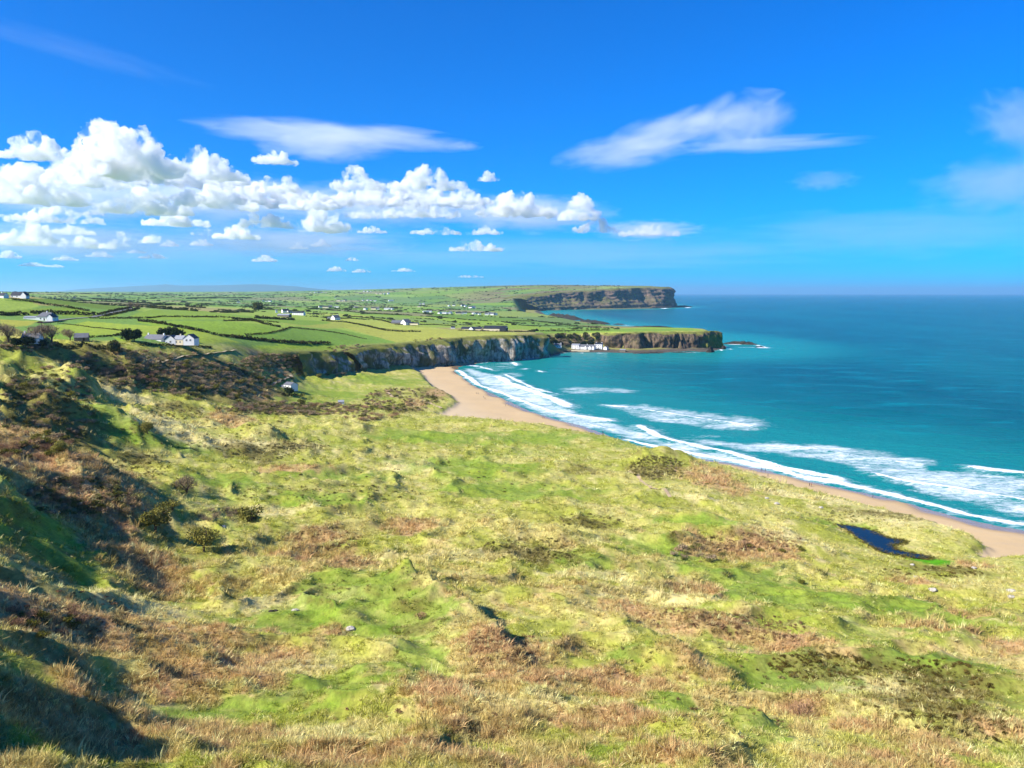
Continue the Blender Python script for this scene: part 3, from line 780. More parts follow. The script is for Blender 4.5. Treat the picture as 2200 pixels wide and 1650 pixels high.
SZ = np.zeros(SX.shape); SZ[SI] = swell
# swell running in towards the beach, fading with distance
dcoast = np.zeros(SX.shape); dcoast[SI] = -sdl
ph = (SX * 0.62 + SY * 0.78) / 46.0 * 2 * np.pi + 1.4 * fbm(SX / 160, SY / 160, 3, 55) * 2
amp = ss(20, 140, dcoast) * ss(2600, 600, np.hypot(SX, SY))
SZ += amp * 1.0 * (np.abs(np.sin(ph * 0.5)) ** 0.7 * -1.0 + 0.6) * (0.6 + 0.8 * np.clip(fbm(SX / 120, SY / 120, 2, 56) + 0.4, 0, 1))
SZ[SI] += 0.5 * np.clip(solid, 0, 1) * np.abs(fbm(fx / 3.0, fy_ / 3.0, 3, 59)) + 0.12 * lace * fbm(fx / 4, fy_ / 4, 2, 60)
SZ += 0.12 * fbm(SX / 6, SY / 6, 2, 57) * ss(900, 300, np.hypot(SX, SY))
n_r, n_c = SX.shape
SIDX = np.arange(n_r * n_c).reshape(n_r, n_c)
SQ = np.stack([SIDX[:-1, :-1], SIDX[:-1, 1:], SIDX[1:, 1:], SIDX[1:, :-1]], -1).reshape(-1, 4)[:, ::-1]
qd = np.zeros(SX.shape); qd[SI] = sdl
keep = (qd.ravel()[SQ].min(1) < 14) & ~((SPH[np.minimum(SQ.min(1) % n_c, n_c - 1)] < R(-9)) & (SR[SQ.min(1) // n_c] < 14000))
q = SQ[keep]; u, inv = np.unique(q.ravel(), return_inverse=True)
sea_me = mesh_np('sea', np.stack([SX.ravel(), SY.ravel(), SZ.ravel()], -1)[u], inv.reshape(-1, 4))
attr_f(sea_me, 'foam', FOAM.ravel()[u]); attr_f(sea_me, 'lace', LACE.ravel()[u]); attr_f(sea_me, 'shallow', shallow_.ravel()[u])

def sea_material():
    t = NT('sea_water')
    p = t.pos()
    foam, lace, sh = (t.attr(a).outputs['Fac'] for a in ('foam', 'lace', 'shallow'))
    broad = t.noise(t.vmap(p, (1, 0.28, 1), (0, 0, 0.25)), 0.004, 5, 0.6)
    wind = t.noise(t.vmap(p, (0.6, 1.8, 1), (0, 0, -0.25)), 0.02, 6, 0.65)
    deep = t.mix(t.rng(broad, 0.35, 0.68), (0.001, 0.078, 0.105), (0.001, 0.115, 0.135))
    streak = t.noise(t.vmap(p, (0.25, 1.6, 1), (0, 0, -0.12)), 0.06, 5, 0.7)
    deep = t.mix(t.rng(streak, 0.50, 0.70, 0, 0.75), deep, (0.001, 0.06, 0.085))
    deep = t.mix(t.rng(wind, 0.5, 0.72, 0, 0.75), deep, (0.002, 0.19, 0.23))
    c = t.mix(t.rng(sh, 0.05, 1.0), deep, (0.008, 0.21, 0.205))
    # foam: solid crests, and a lace torn by two sizes of noise
    l1 = t.noise(t.vmap(p, (0.55, 1.25, 1), (0, 0, -0.45)), 0.27, 8, 0.74, 1.4)
    l2 = t.noise(t.vmap(p, (0.7, 1.2, 1), (0, 0, -0.45)), 0.05, 4, 0.6, 0.6)
    l = t.math('ADD', t.math('MULTIPLY', l1, 0.62), t.math('MULTIPLY', l2, 0.38))
    thr = t.rng(lace, 0.0, 1.0, 0.68, 0.20, False)
    lf = t.rng(l, thr, t.math('ADD', thr, 0.26))
    lf = t.math('MULTIPLY', lf, t.rng(lace, 0.02, 0.25))
    sf = t.rng(t.math('ADD', foam, t.math('ADD', t.math('MULTIPLY', t.math('SUBTRACT', l1, 0.5), 1.3), t.math('MULTIPLY', t.math('SUBTRACT', l2, 0.5), 0.9))), 0.45, 0.72)
    f = t.math('MAXIMUM', t.math('MULTIPLY', lf, 0.88), sf, True)
    col = t.mix(f, c, (0.80, 0.84, 0.88))
    chop = t.noise(t.vmap(p, (0.7, 1.5, 1), (0, 0, -0.3)), 0.16, 6, 0.62)
    fine = t.noise(p, 0.9, 4, 0.6)
    h = t.math('ADD', t.math('MULTIPLY', chop, 1.0), t.math('MULTIPLY', fine, 0.25))
    nrm = t.bump(h, 1.0, 2.2)
    t.bsdf(col, t.math('ADD', 0.25, t.math('MULTIPLY', f, 0.6)), 0.02, nrm)
    return t.m
tag(mobj('sea', sea_me, sea_material()), kind='structure')

# pond
def pond_material():
    t = NT('pond_water')
    n = t.noise(t.pos(), 1.1, 4, 0.6)
    t.bsdf(t.mix(t.noise(t.pos(), 0.12, 3, 0.5), (0.002, 0.007, 0.013), (0.010, 0.022, 0.028)), 0.16, 0.11, t.bump(n, 0.25, 0.2))
    return t.m
bm = bmesh.new()
pts = []
for i in range(len(POND)):
    a, b = POND[i], POND[(i + 1) % len(POND)]
    for k in range(9):
        t_ = k / 9
        x, y = a[0] + (b[0] - a[0]) * t_, a[1] + (b[1] - a[1]) * t_
        pts.append((x + 1.2 * float(fbm(x / 4, y / 4, 3, 3)), y + 1.6 * float(fbm(x / 4, y / 4, 3, 8)), 4.6))
bm.faces.new([bm.verts.new(p) for p in pts])
bmesh.ops.triangulate(bm, faces=bm.faces[:])
me = bpy.data.meshes.new('pond'); bm.to_mesh(me); bm.free()
tag(mobj('pond', me, pond_material()), kind='structure')
# ================================================================== cliffs, rocks, far hills
def rock_material(name, pale, dark, turf, streak=1.0, beds=0.3, scale=1.0, plants=0.5, flat=(0.42, 0.70)):
    t = NT(name)
    p = t.pos()
    n_st = t.noise(t.vmap(p, (1, 1, 0.18)), 0.22 * scale, 6, 0.68, 0.4)      # vertical staining
    n_bed = t.noise(t.vmap(p, (0.15, 0.15, 1)), 0.55 * scale, 5, 0.6, 0.3)    # level beds
    n_big = t.noise(p, 0.05 * scale, 5, 0.6)
    n_f = t.noise(p, 1.1 * scale, 6, 0.7)
    m = t.math('ADD', t.math('MULTIPLY', n_st, streak), t.math('MULTIPLY', n_bed, beds))
    m = t.math('ADD', t.math('DIVIDE', m, streak + beds), t.math('MULTIPLY', t.math('SUBTRACT', n_f, 0.5), 0.35))
    c = t.mix(t.rng(m, 0.38, 0.62), tuple(dark), tuple(pale))
    pl_ = t.math('MULTIPLY', t.rng(t.math('ADD', n_big, t.math('MULTIPLY', t.math('SUBTRACT', n_f, 0.5), 0.3)), 0.48, 0.58), plants)
    c = t.mix(pl_, c, tuple(np.array(turf) * 0.42))
    sep = t.new('ShaderNodeSeparateXYZ'); t.l.new(t.new('ShaderNodeNewGeometry').outputs['Normal'], sep.inputs[0])
    up = t.rng(t.math('ADD', sep.outputs[2], t.math('MULTIPLY', t.math('SUBTRACT', n_f, 0.5), 0.7)), *flat)
    tf = t.attr('turf').outputs['Fac']
    c = t.mix(t.math('MAXIMUM', up, tf), c, t.mix(t.rng(n_f, 0.3, 0.7), tuple(np.array(turf) * 0.7), tuple(turf)))
    h = t.math('ADD', t.math('MULTIPLY', n_st, 1.0), t.math('MULTIPLY', n_f, 0.5))
    t.bsdf(c, 0.95, 0.15, t.bump(h, 0.9, 1.2 / scale))
    return t.m
TURF = lin(150, 152, 70) * 0.6
M_LIME = rock_material('limestone', lin(222, 208, 186) * 0.70, lin(130, 120, 106) * 0.52, TURF, plants=0.85, beds=0.15, flat=(0.55, 0.8))
M_BASALT = rock_material('basalt', lin(150, 128, 104) * 0.62, lin(70, 62, 54) * 0.6, TURF, streak=1.4, beds=0.05, plants=0.25, flat=(0.6, 0.85))
M_FARCLIFF = rock_material('far_basalt', lin(160, 134, 112) * 0.7, lin(78, 70, 66) * 0.6, TURF, streak=1.0, beds=0.8, scale=0.22, plants=0.3, flat=(0.80, 0.98))
M_REEF = rock_material('dark_reef', lin(92, 84, 72) * 0.55, lin(46, 44, 42) * 0.5, lin(96, 92, 52) * 0.5, plants=0.2, flat=(2.0, 3.0))

def resample(pts, step):
    P = np.array(pts, float); d = np.hypot(*np.diff(P, axis=0).T); s = np.concatenate([[0], np.cumsum(d)])
    n = max(2, int(s[-1] / step) + 1); u = np.linspace(0, s[-1], n)
    return np.stack([np.interp(u, s, P[:, 0]), np.interp(u, s, P[:, 1])], -1), u

def normals2d(P):
    t = np.gradient(P, axis=0); t /= np.hypot(t[:, 0], t[:, 1])[:, None] + 1e-9
    k = np.ones(9) / 9
    n = np.stack([t[:, 1], -t[:, 0]], -1)                      # right-hand side = seaward for our edge order
    for i in (0, 1):
        n[:, i] = np.convolve(np.pad(n[:, i], 4, mode='edge'), k, 'valid')
    return n / (np.hypot(n[:, 0], n[:, 1])[:, None] + 1e-9)

def cliff(name, pts, mat, step=1.6, nh=26, foot=9.0, lean=6.0, butt=4.0, rib=1.3, seed=0, turf=None, tier=None, lip=8.0, sink=1.5, bed=0.3, wl=38.0, tip=None, inset=9.0):
    P, u = resample(pts, step)
    N = normals2d(P)
    ku = 15
    top = ground(P[:, 0] - N[:, 0] * inset, P[:, 1] - N[:, 1] * inset)
    top = np.convolve(np.pad(top, ku // 2, mode='edge'), np.ones(ku) / ku, 'valid') + 0.5 * noise2(u / 11, 0 * u, seed + 4)
    bot = ground(P[:, 0] + N[:, 0] * (foot + 3), P[:, 1] + N[:, 1] * (foot + 3))
    bot = np.minimum(bot, top - 2) - sink
    rowsV, TF = [], []
    for j in range(nh + 3):
        t = min(j / nh, 1.0)
        g = tier(t) if tier else t ** 1.35
        off = foot - g * (lean if tip is None else lean * np.interp(u / u[-1], [0, tip, tip + 0.06, 1], [1, 1, 0.35, 0.35])) - (0 if tip is None else np.interp(u / u[-1], [0, tip, tip + 0.06, 1], [0, 0, 0.5, 0.5]) * lean)
        ripple = butt * (fbm(u / wl, t * 0.6 + 0 * u, 3, seed) * 1.7 + 0.35) + rib * noise2(u / (wl * 0.22), t * 1.6 + 0 * u, seed + 1) + 0.5 * rib * noise2(u / (wl * 0.09), t * 5 + 0 * u, seed + 2)
        ledge = 0.7 * bed * rib * (np.abs(((t * 5.3 + 0.5 * noise2(u / 30, 0 * u, seed + 3)) % 1.0) - 0.5) * 2 - 0.5)
        fade = min(1.0, (1.02 - t) * 6 + 0.25)
        off = off + (ripple + ledge) * fade
        z = bot + (top - bot) * t
        if j > nh:
            k = (j - nh) / 2.0
            off = off - lip * k; z = top + 0.25 - 0.9 * (k == 1.0)
        rowsV.append(np.stack([P[:, 0] + N[:, 0] * off, P[:, 1] + N[:, 1] * off, z], -1))
        TF.append(np.full(len(u), 1.0 if j > nh else float(ss(0.90, 1.0, t) * 0.9)) if turf is None else np.maximum(turf(u / u[-1], t), 1.0 if j > nh else 0.0))
    V = np.concatenate(rowsV); n = len(u)
    I = np.arange((nh + 3) * n).reshape(nh + 3, n)
    q = np.stack([I[:-1, :-1], I[:-1, 1:], I[1:, 1:], I[1:, :-1]], -1).reshape(-1, 4)
    me = mesh_np(name, V, q)
    attr_f(me, 'turf', np.concatenate(TF))
    o = mobj(name, me, mat); tag(o, kind='structure')
    return o
def up_slice(a, b):
    i = [k for k, (x, y) in enumerate(UP) if True]
    return UP[a:b + 1]
def up_index(px, Y):
    x, y = at_y(px, Y)
    return min(range(len(UP)), key=lambda k: (UP[k][0] - x) ** 2 + (UP[k][1] - y) ** 2)
i0, i1, i2, i3 = up_index(620, 690), up_index(735, 770), up_index(880, 930), up_index(1163, 1095)
cliff('cliff', UP[i0:i1 + 1], M_LIME, seed=3, butt=12.0, rib=2.2, turf=lambda u, t: np.clip(ss(0.70, 0.92, t + 0.25 * noise2(u * 18, t * 3, 5)) + ss(0.25, 0.0, u) + 0.9 * ss(0.05, 0.25, fbm(u * 9, t * 2 + 0 * u, 3, 15)), 0, 1))
cliff('cliff', UP[i1:i2 + 1], M_LIME, seed=9, butt=15.0, rib=2.2, turf=lambda u, t: ss(0.80, 0.97, t + 0.3 * noise2(u * 22, t * 3, 6)))
cliff('cliff', UP[i2:i3 + 1], M_LIME, seed=14, butt=14.0, rib=2.4, turf=lambda u, t: ss(0.86, 0.99, t + 0.2 * noise2(u * 26, t * 3, 7)))
j0, j1 = up_index(1305, 1250), up_index(1533, 1290)
cliff('cliff', UP[j0:j1 + 1], M_BASALT, seed=22, butt=10.0, rib=2.6, foot=11, lean=6, bed=0.15, wl=22, turf=lambda u, t: np.maximum(ss(0.90, 1.0, t + 0 * u), ss(0.74, 0.84, u + 0.08 * noise2(u * 9, t * 3, 8)) * ss(0.95, 0.7, t + 0 * u)))
k0, k1 = up_index(1112, 3950), up_index(1428, 5100)
bench = lambda t: 0.06 * t / 0.2 if t < 0.2 else (0.06 + (t - 0.2) / 0.42 * 0.80 if t < 0.62 else 0.86 + 0.14 * (t - 0.62) / 0.38)
cliff('cliff', UP[k0:k1 + 1], M_FARCLIFF, step=9, nh=30, foot=85, lean=80, butt=42, rib=10, wl=170, seed=31, tier=bench, tip=0.84, bed=1.2, inset=55, lip=110, sink=4,
      turf=lambda u, t: np.maximum(ss(0.97, 1.0, t + 0 * u), 0.22 * ss(0.2, 0.3, t + 0 * u) * ss(0.66, 0.56, t + 0 * u) * ss(-0.2, 0.2, noise2(u * 14, t * 2, 9))))
m0, m1 = up_index(1165, 2380), up_index(1120, 2560)
cliff('cliff', UP[m0:m1 + 1], M_BASALT, step=4, nh=14, foot=22, lean=16, butt=7, rib=3, seed=41)

def reef(name, line, width, height, label, seed, group=None, mat=None, z0=-0.8):
    """low sea-worn rock: a ridge along a polyline of (px, py) at sea level"""
    P, u = resample(wline(line), max(width / 14, 0.6))
    if len(P) < 6: P, u = resample(wline(line), max(width / 40, 0.2))
    N = normals2d(P); nv = 13; L = u[-1]
    rowsV = []
    for j in range(nv):
        v = -1 + 2 * j / (nv - 1)
        e = np.clip(np.minimum(u, L - u) / (0.5 * width + 0.15 * L), 0, 1) ** 0.6
        w = width * 0.5 * (0.35 + 0.65 * e) * (1 + 0.35 * fbm(u / width * 0.9, v + 0 * u, 3, seed))
        z = z0 + (height - z0) * np.clip(1 - abs(v) ** 1.8, 0, 1) * e * (0.65 + 0.7 * np.abs(fbm(u / width * 1.6, v * 1.3 + 0 * u, 4, seed + 2)) * 1.6)
        rowsV.append(np.stack([P[:, 0] + N[:, 0] * v * w, P[:, 1] + N[:, 1] * v * w, z], -1))
    n = len(u); I = np.arange(nv * n).reshape(nv, n)
    q = np.stack([I[:-1, :-1], I[:-1, 1:], I[1:, 1:], I[1:, :-1]], -1).reshape(-1, 4)[:, ::-1]
    me = mesh_np(name, np.concatenate(rowsV), q, smooth=False)
    attr_f(me, 'turf', np.zeros(nv * n))
    o = mobj(name, me, mat or M_REEF); tag(o, label, 'rock', group)
    return o
reef('rock_reef', [(1552, 739), (1580, 739), (1612, 740), (1628, 741)], 20, 6.0, 'long dark rock reef running out from the near headland tip', 1)
reef('rock_islet', [(1620, 746.5), (1634, 746), (1644, 747)], 11, 2.4, 'small dark rock islet with foam beyond the headland reef', 2)
reef('sea_stack', [(1516, 757), (1525, 757), (1533, 756)], 10, 9.0, 'squat dark sea stack at the foot of the headland', 3)
reef('sea_stack', [(1548, 750), (1555, 750), (1560, 750)], 8, 8.0, 'pointed dark sea stack at the very tip of the headland', 4)
reef('rock_shelf', [(1355, 760), (1400, 759), (1432, 758.5)], 9, 1.6, 'flat dark rock shelf below the headland cliff', 5)
reef('rock_shelf', [(1438, 758), (1470, 757.5), (1495, 757)], 8, 1.5, 'flat dark rock shelf right below the headland cliff', 6)
reef('rock_reef', [(1345, 702), (1380, 703.5), (1420, 703), (1446, 704)], 70, 4.5, 'long black reef lying off the coast behind the headland', 7)
reef('rock_reef', [(1316, 697), (1332, 697.5), (1338, 698)], 40, 4.5, 'short black reef beside the green point behind the headland', 8)
reef('rock_reef', [(1245, 690.5), (1275, 693), (1305, 697)], 55, 8.0, 'dark rocky foreshore below the low green point', 9)
reef('rock_reef', [(1180, 679), (1215, 684), (1245, 688)], 90, 14.0, 'brown rocky foreshore leading to the far bay', 10)
reef('rock_reef', [(1395, 662.8), (1440, 660.8), (1475, 659.8), (1488, 659.3)], 60, 12.0, 'low dark rocks trailing from the far headland tip', 11)
reef('boulder', [(914, 789), (925, 790), (934, 789)], 12, 5.0, 'pale lichened boulder pile where the cliff meets the sand', 12, mat=M_LIME)
reef('boulder', [(950, 789), (966, 788), (980, 787)], 10, 3.0, 'dark seaweed-covered boulders at the top of the beach', 13)
reef('sea_stack', [(1082, 772), (1088, 772), (1093, 771)], 9, 8.0, 'small pale rock stack standing off the white cliff foot', 14, mat=M_LIME)
reef('sea_stack', [(1158, 764), (1168, 763), (1180, 761)], 14, 14.0, 'leaning pale rock block at the end of the white cliff', 15, mat=M_LIME)

# far blue hills
def far_hills(name, prof, D, depth, seed):
    px = np.linspace(prof[0][0], prof[-1][0], 260)
    top = np.interp(px, [p for p, y in prof], [y for p, y in prof]) - 0.8 * fbm(px / 40, 0 * px, 4, seed)
    x = (px - CX) / F * D
    zt = EYE + (HZ - top) / F * D
    rowsV = []
    for j, k in enumerate(np.linspace(0, 1, 14)):
        s = math.sin(k * math.pi / 2)
        rowsV.append(np.stack([x * (1 + k * depth / D), D + k * depth + 0 * x, np.maximum(zt, 2) * (s ** 0.8) * (1 + 0.1 * fbm(x / 900, 0 * x + k * 6, 3, seed + 3) * (1 - k)) - 5 * (k == 0)], -1))
    n = len(px); I = np.arange(14 * n).reshape(14, n)
    q = np.stack([I[:-1, :-1], I[:-1, 1:], I[1:, 1:], I[1:, :-1]], -1).reshape(-1, 4)
    me = mesh_np(name, np.concatenate(rowsV), q)
    o = mobj(name, me, plain(name + '_heath', lin(96, 112, 96) * 0.5, 0.95, 0.05, 0.3, 0.002)); tag(o, kind='structure')
far_hills('hills', [(60, 632), (180, 620), (300, 613), (345, 610.5), (362, 608.5), (385, 611.5), (440, 612), (500, 610.5), (555, 608.5), (600, 611), (640, 614), (690, 620), (740, 624), (820, 632)], 36000, 4000, 5)
# ================================================================== vegetation
def tint_material(name, rough=0.9, var=0.35, translucent=0.25):
    """leaf / blade colour carried by each instance"""
    t = NT(name)
    a = t.attr('tint', 'INSTANCER').outputs['Color']
    r = t.new('ShaderNodeObjectInfo').outputs['Random']
    n = t.noise(t.coord('Object'), 2.0, 2, 0.5)
    v = t.math('MULTIPLY', t.rng(n, 0.3, 0.7, 1 - var, 1 + var), 1.0)
    comb = t.new('ShaderNodeCombineColor')
    for i in range(3): t.put(comb.inputs[i], v)
    c = t.mix(1.0, a, comb.outputs[0], 'MULTIPLY')
    d = t.new('ShaderNodeBsdfDiffuse'); t.put(d.inputs['Color'], c)
    tr = t.new('ShaderNodeBsdfTranslucent'); t.put(tr.inputs['Color'], c)
    mx = t.new('ShaderNodeMixShader'); mx.inputs[0].default_value = translucent
    t.l.new(d.outputs[0], mx.inputs[1]); t.l.new(tr.outputs[0], mx.inputs[2]); t.l.new(mx.outputs[0], t.out.inputs['Surface'])
    return t.m

def leaf_material(name, c1, c2, translucent=0.2, scale=0.8):
    t = NT(name)
    p = t.coord('Object')
    n = t.noise(p, scale, 4, 0.6)
    r = t.new('ShaderNodeObjectInfo').outputs['Random']
    c = t.mix(t.rng(n, 0.35, 0.65), tuple(c1), tuple(c2))
    v = t.rng(r, 0, 1, 0.8, 1.2, False)
    comb = t.new('ShaderNodeCombineColor')
    for i in range(3): t.put(comb.inputs[i], v)
    c = t.mix(1.0, c, comb.outputs[0], 'MULTIPLY')
    d = t.new('ShaderNodeBsdfDiffuse'); t.put(d.inputs['Color'], c)
    tr = t.new('ShaderNodeBsdfTranslucent'); t.put(tr.inputs['Color'], c)
    mx = t.new('ShaderNodeMixShader'); mx.inputs[0].default_value = translucent
    t.l.new(d.outputs[0], mx.inputs[1]); t.l.new(tr.outputs[0], mx.inputs[2]); t.l.new(mx.outputs[0], t.out.inputs['Surface'])
    return t.m

def blades(n, h, spread, bend, width, seed, upright=0.6, segs=2):
    rs = random.Random(seed); V, Fq = [], []
    for k in range(n):
        a = rs.random() * 2 * math.pi; rad = spread * math.sqrt(rs.random()) * 0.6
        x, y = rad * math.cos(a), rad * math.sin(a)
        la = a + rs.uniform(-0.8, 0.8); ln = h * rs.uniform(0.55, 1.1); b = bend * rs.uniform(0.4, 1.3)
        wa = rs.random() * math.pi; wx, wy = math.cos(wa) * width / 2, math.sin(wa) * width / 2
        i = len(V)
        for s_ in range(segs + 1):
            t = s_ / segs
            o = b * ln * t * t
            z = ln * t * (1 - 0.35 * b * t)
            ww = 1 - 0.9 * t
            cx, cy = x + math.cos(la) * o, y + math.sin(la) * o
            V += [(cx - wx * ww, cy - wy * ww, z - 0.03), (cx + wx * ww, cy + wy * ww, z - 0.03)]
        for s_ in range(segs):
            j = i + 2 * s_; Fq.append((j, j + 1, j + 3, j + 2))
    return mesh_np('tuft', np.array(V), np.array(Fq), smooth=False)

def scatter(name, pts, scl, rot, idx, tint, protos, mat, label=None):
    """one stuff object: points carrying scale, turn, kind and colour, with tufts instanced on them"""
    me = bpy.data.meshes.new(name)
    me.vertices.add(len(pts)); me.vertices.foreach_set('co', np.ascontiguousarray(pts, np.float32).ravel())
    a = me.attributes.new('scl', 'FLOAT_VECTOR', 'POINT'); a.data.foreach_set('vector', np.ascontiguousarray(scl, np.float32).ravel())
    a = me.attributes.new('rot', 'FLOAT_VECTOR', 'POINT'); a.data.foreach_set('vector', np.ascontiguousarray(rot, np.float32).ravel())
    a = me.attributes.new('idx', 'INT', 'POINT'); a.data.foreach_set('value', np.ascontiguousarray(idx, np.int32))
    attr_c(me, 'tint', np.asarray(tint))
    o = mobj(name, me, mat)
    g = bpy.data.node_groups.new(name, 'GeometryNodeTree')
    g.interface.new_socket('Geometry', in_out='INPUT', socket_type='NodeSocketGeometry')
    g.interface.new_socket('Geometry', in_out='OUTPUT', socket_type='NodeSocketGeometry')
    gi, go = g.nodes.new('NodeGroupInput'), g.nodes.new('NodeGroupOutput')
    j = g.nodes.new('GeometryNodeJoinGeometry')
    def named(n_, typ):
        q = g.nodes.new('GeometryNodeInputNamedAttribute'); q.data_type = typ; q.inputs['Name'].default_value = n_
        return q.outputs['Attribute']
    s_, r_, i_ = named('scl', 'FLOAT_VECTOR'), named('rot', 'FLOAT_VECTOR'), named('idx', 'INT')
    for k, pm in enumerate(protos):
        if not pm.materials: pm.materials.append(mat)
        po = bpy.data.objects.new(name + '_piece', pm)              # never linked to the scene: only instanced
        oi = g.nodes.new('GeometryNodeObjectInfo'); oi.inputs['Object'].default_value = po
        cmp_ = g.nodes.new('FunctionNodeCompare'); cmp_.data_type = 'INT'; cmp_.operation = 'EQUAL'
        g.links.new(i_, cmp_.inputs['A'] if 'A' in cmp_.inputs else cmp_.inputs[2])
        for s in cmp_.inputs:
            if s.name == 'A' and s.type == 'INT': g.links.new(i_, s)
            if s.name == 'B' and s.type == 'INT': s.default_value = k
        ip = g.nodes.new('GeometryNodeInstanceOnPoints')
        g.links.new(gi.outputs[0], ip.inputs['Points']); g.links.new(cmp_.outputs[0], ip.inputs['Selection'])
        g.links.new(oi.outputs['Geometry'], ip.inputs['Instance']); g.links.new(r_, ip.inputs['Rotation']); g.links.new(s_, ip.inputs['Scale'])
        g.links.new(ip.outputs[0], j.inputs[0])
    g.links.new(j.outputs[0], go.inputs[0])
    md = o.modifiers.new('tufts', 'NODES'); md.node_group = g
    tag(o, label, None, None, 'stuff')
    return o

M_BLADE = tint_material('grass_blades')
TUFTS = [blades(16, 0.42, 0.45, 0.75, 0.05, 1), blades(16, 0.55, 0.5, 0.45, 0.05, 2), blades(20, 0.34, 0.6, 0.95, 0.06, 3), blades(14, 0.95, 0.45, 0.25, 0.045, 4), blades(18, 0.6, 0.6, 0.9, 0.08, 5)]

# sample the ground grid: rows are nearly even as seen, so tufts thin out with distance as they should
def sample_ground(n, r0, r1, seed):
    rg = np.random.default_rng(seed)
    a, b = np.searchsorted(RR, [r0, r1])
    fi = a + rg.random(n) * (b - a - 1); fj = np.searchsorted(PHI, -37) + rg.random(n) * (np.searchsorted(PHI, 37) - np.searchsorted(PHI, -37) - 1)
    i, j = fi.astype(int), fj.astype(int)
    r = RR[i] + (RR[i + 1] - RR[i]) * (fi - i); p = PH[j] + (PH[j + 1] - PH[j]) * (fj - j)
    x, y = r * np.sin(p), r * np.cos(p)
    return x, y, i, j, rg

def grass_layer(name, n, r0, r1, seed, base_scale, label):
    x, y, i, j, rg = sample_ground(n, r0, r1, seed)
    c = GC[i, j]
    ok = (GISL[i, j] > 0.8) & (GI['dp'][i, j] < -0.5)
    brown = ss(0.02, 0.12, (c[:, 0] - c[:, 1]))
    lush = ss(0.01, 0.07, (c[:, 1] - c[:, 0]))
    clump = fbm(x / 5.0, y / 5.0, 3, 71) + 0.5 * fbm(x / 1.7, y / 1.7, 2, 72)
    ok &= (rg.random(n) < np.clip(0.42 + 1.5 * clump - 0.5 * lush + 0.6 * brown, 0.05, 1))
    x, y, c, brown, lush, clump = x[ok], y[ok], c[ok], brown[ok], lush[ok], clump[ok]
    m = len(x)
    z = ground(x, y)
    idx = np.where(rg.random(m) < brown * 0.75, rg.choice([3, 4, 1], m), rg.choice([0, 1, 2], m))
    d = np.hypot(x, y)
    s = base_scale * rg.uniform(0.6, 1.35, m) * np.where(rg.random(m) < 0.08, 1.6, 1.0) * (1 - 0.35 * lush) * (1 + 0.5 * np.clip(clump, 0, 1))
    scl = np.stack([s * rg.uniform(0.9, 1.3, m), s * rg.uniform(0.9, 1.3, m), s], -1)
    rot = np.stack([rg.normal(0, 0.12, m), rg.normal(0, 0.12, m), rg.uniform(0, 6.28, m)], -1)
    t = c * rg.uniform(1.0, 1.6, m)[:, None]
    straw = (rg.random(m) < 0.17 * (1 - 0.8 * lush))
    t[straw] = t[straw] * 0.4 + C_PALE * 1.05 * rg.uniform(0.7, 1.2, straw.sum())[:, None]
    scatter(name, np.stack([x, y, z], -1), scl, rot, idx, np.clip(t, 0.005, 0.8), TUFTS, M_BLADE, label)
grass_layer('dune_grass', 110000, 58, 170, 5, 1.0, 'rough straw and green grass covering the near slope')
grass_layer('dune_grass', 70000, 170, 330, 6, 1.5, 'tussocky dune grass covering the middle ground')
grass_layer('dune_grass', 40000, 330, 620, 8, 2.3, 'tussocky grass covering the far dunes')

# ------------------------------------------------------------------ shrubs and trees
def limb(bm, a, b, r0, r1, n=5):
    a, b = Vector(a), Vector(b); d = (b - a)
    if d.length < 1e-4: return
    q = d.to_track_quat('Z', 'Y'); v0, v1 = [], []
    for i in range(n):
        t = 2 * math.pi * i / n; e = Vector((math.cos(t), math.sin(t), 0))
        v0.append(bm.verts.new(a + q @ (e * r0))); v1.append(bm.verts.new(b + q @ (e * r1)))
    for i in range(n):
        bm.faces.new((v0[i], v0[(i + 1) % n], v1[(i + 1) % n], v1[i]))

def stems(kind, seed, h, w):
    rs = random.Random(seed); bm = bmesh.new(); tips = []
    if kind == 'tree':
        th = h * 0.32
        limb(bm, (0, 0, -0.3), (0.06 * h, 0, th), 0.05 * h, 0.036 * h, 7)
        for k in range(7):
            a = 2 * math.pi * k / 7 + rs.random(); ln = h * rs.uniform(0.3, 0.5)
            b = Vector((0.06 * h, 0, th * rs.uniform(0.7, 1.0))); e = b + Vector((math.cos(a) * w * 0.3, math.sin(a) * w * 0.3, ln))
            limb(bm, b, e, 0.026 * h, 0.010 * h, 5); tips.append(e)
            for q in range(3):
                e2 = e + Vector((rs.uniform(-1, 1) * w * 0.18, rs.uniform(-1, 1) * w * 0.18, rs.uniform(0.02, 0.2) * h)); limb(bm, e, e2, 0.010 * h, 0.004 * h, 4); tips.append(e2)
    else:
        for k in range(9):
            a = 2 * math.pi * k / 9 + rs.random()
            e = Vector((math.cos(a) * w * rs.uniform(0.12, 0.38), math.sin(a) * w * rs.uniform(0.12, 0.38), h * rs.uniform(0.45, 0.85)))
            limb(bm, (0.05 * math.cos(a), 0.05 * math.sin(a), -0.2), e, 0.018 * h + 0.02, 0.006 * h + 0.004, 4); tips.append(e)
    me = bpy.data.meshes.new('stems'); bm.to_mesh(me); bm.free()
    return me

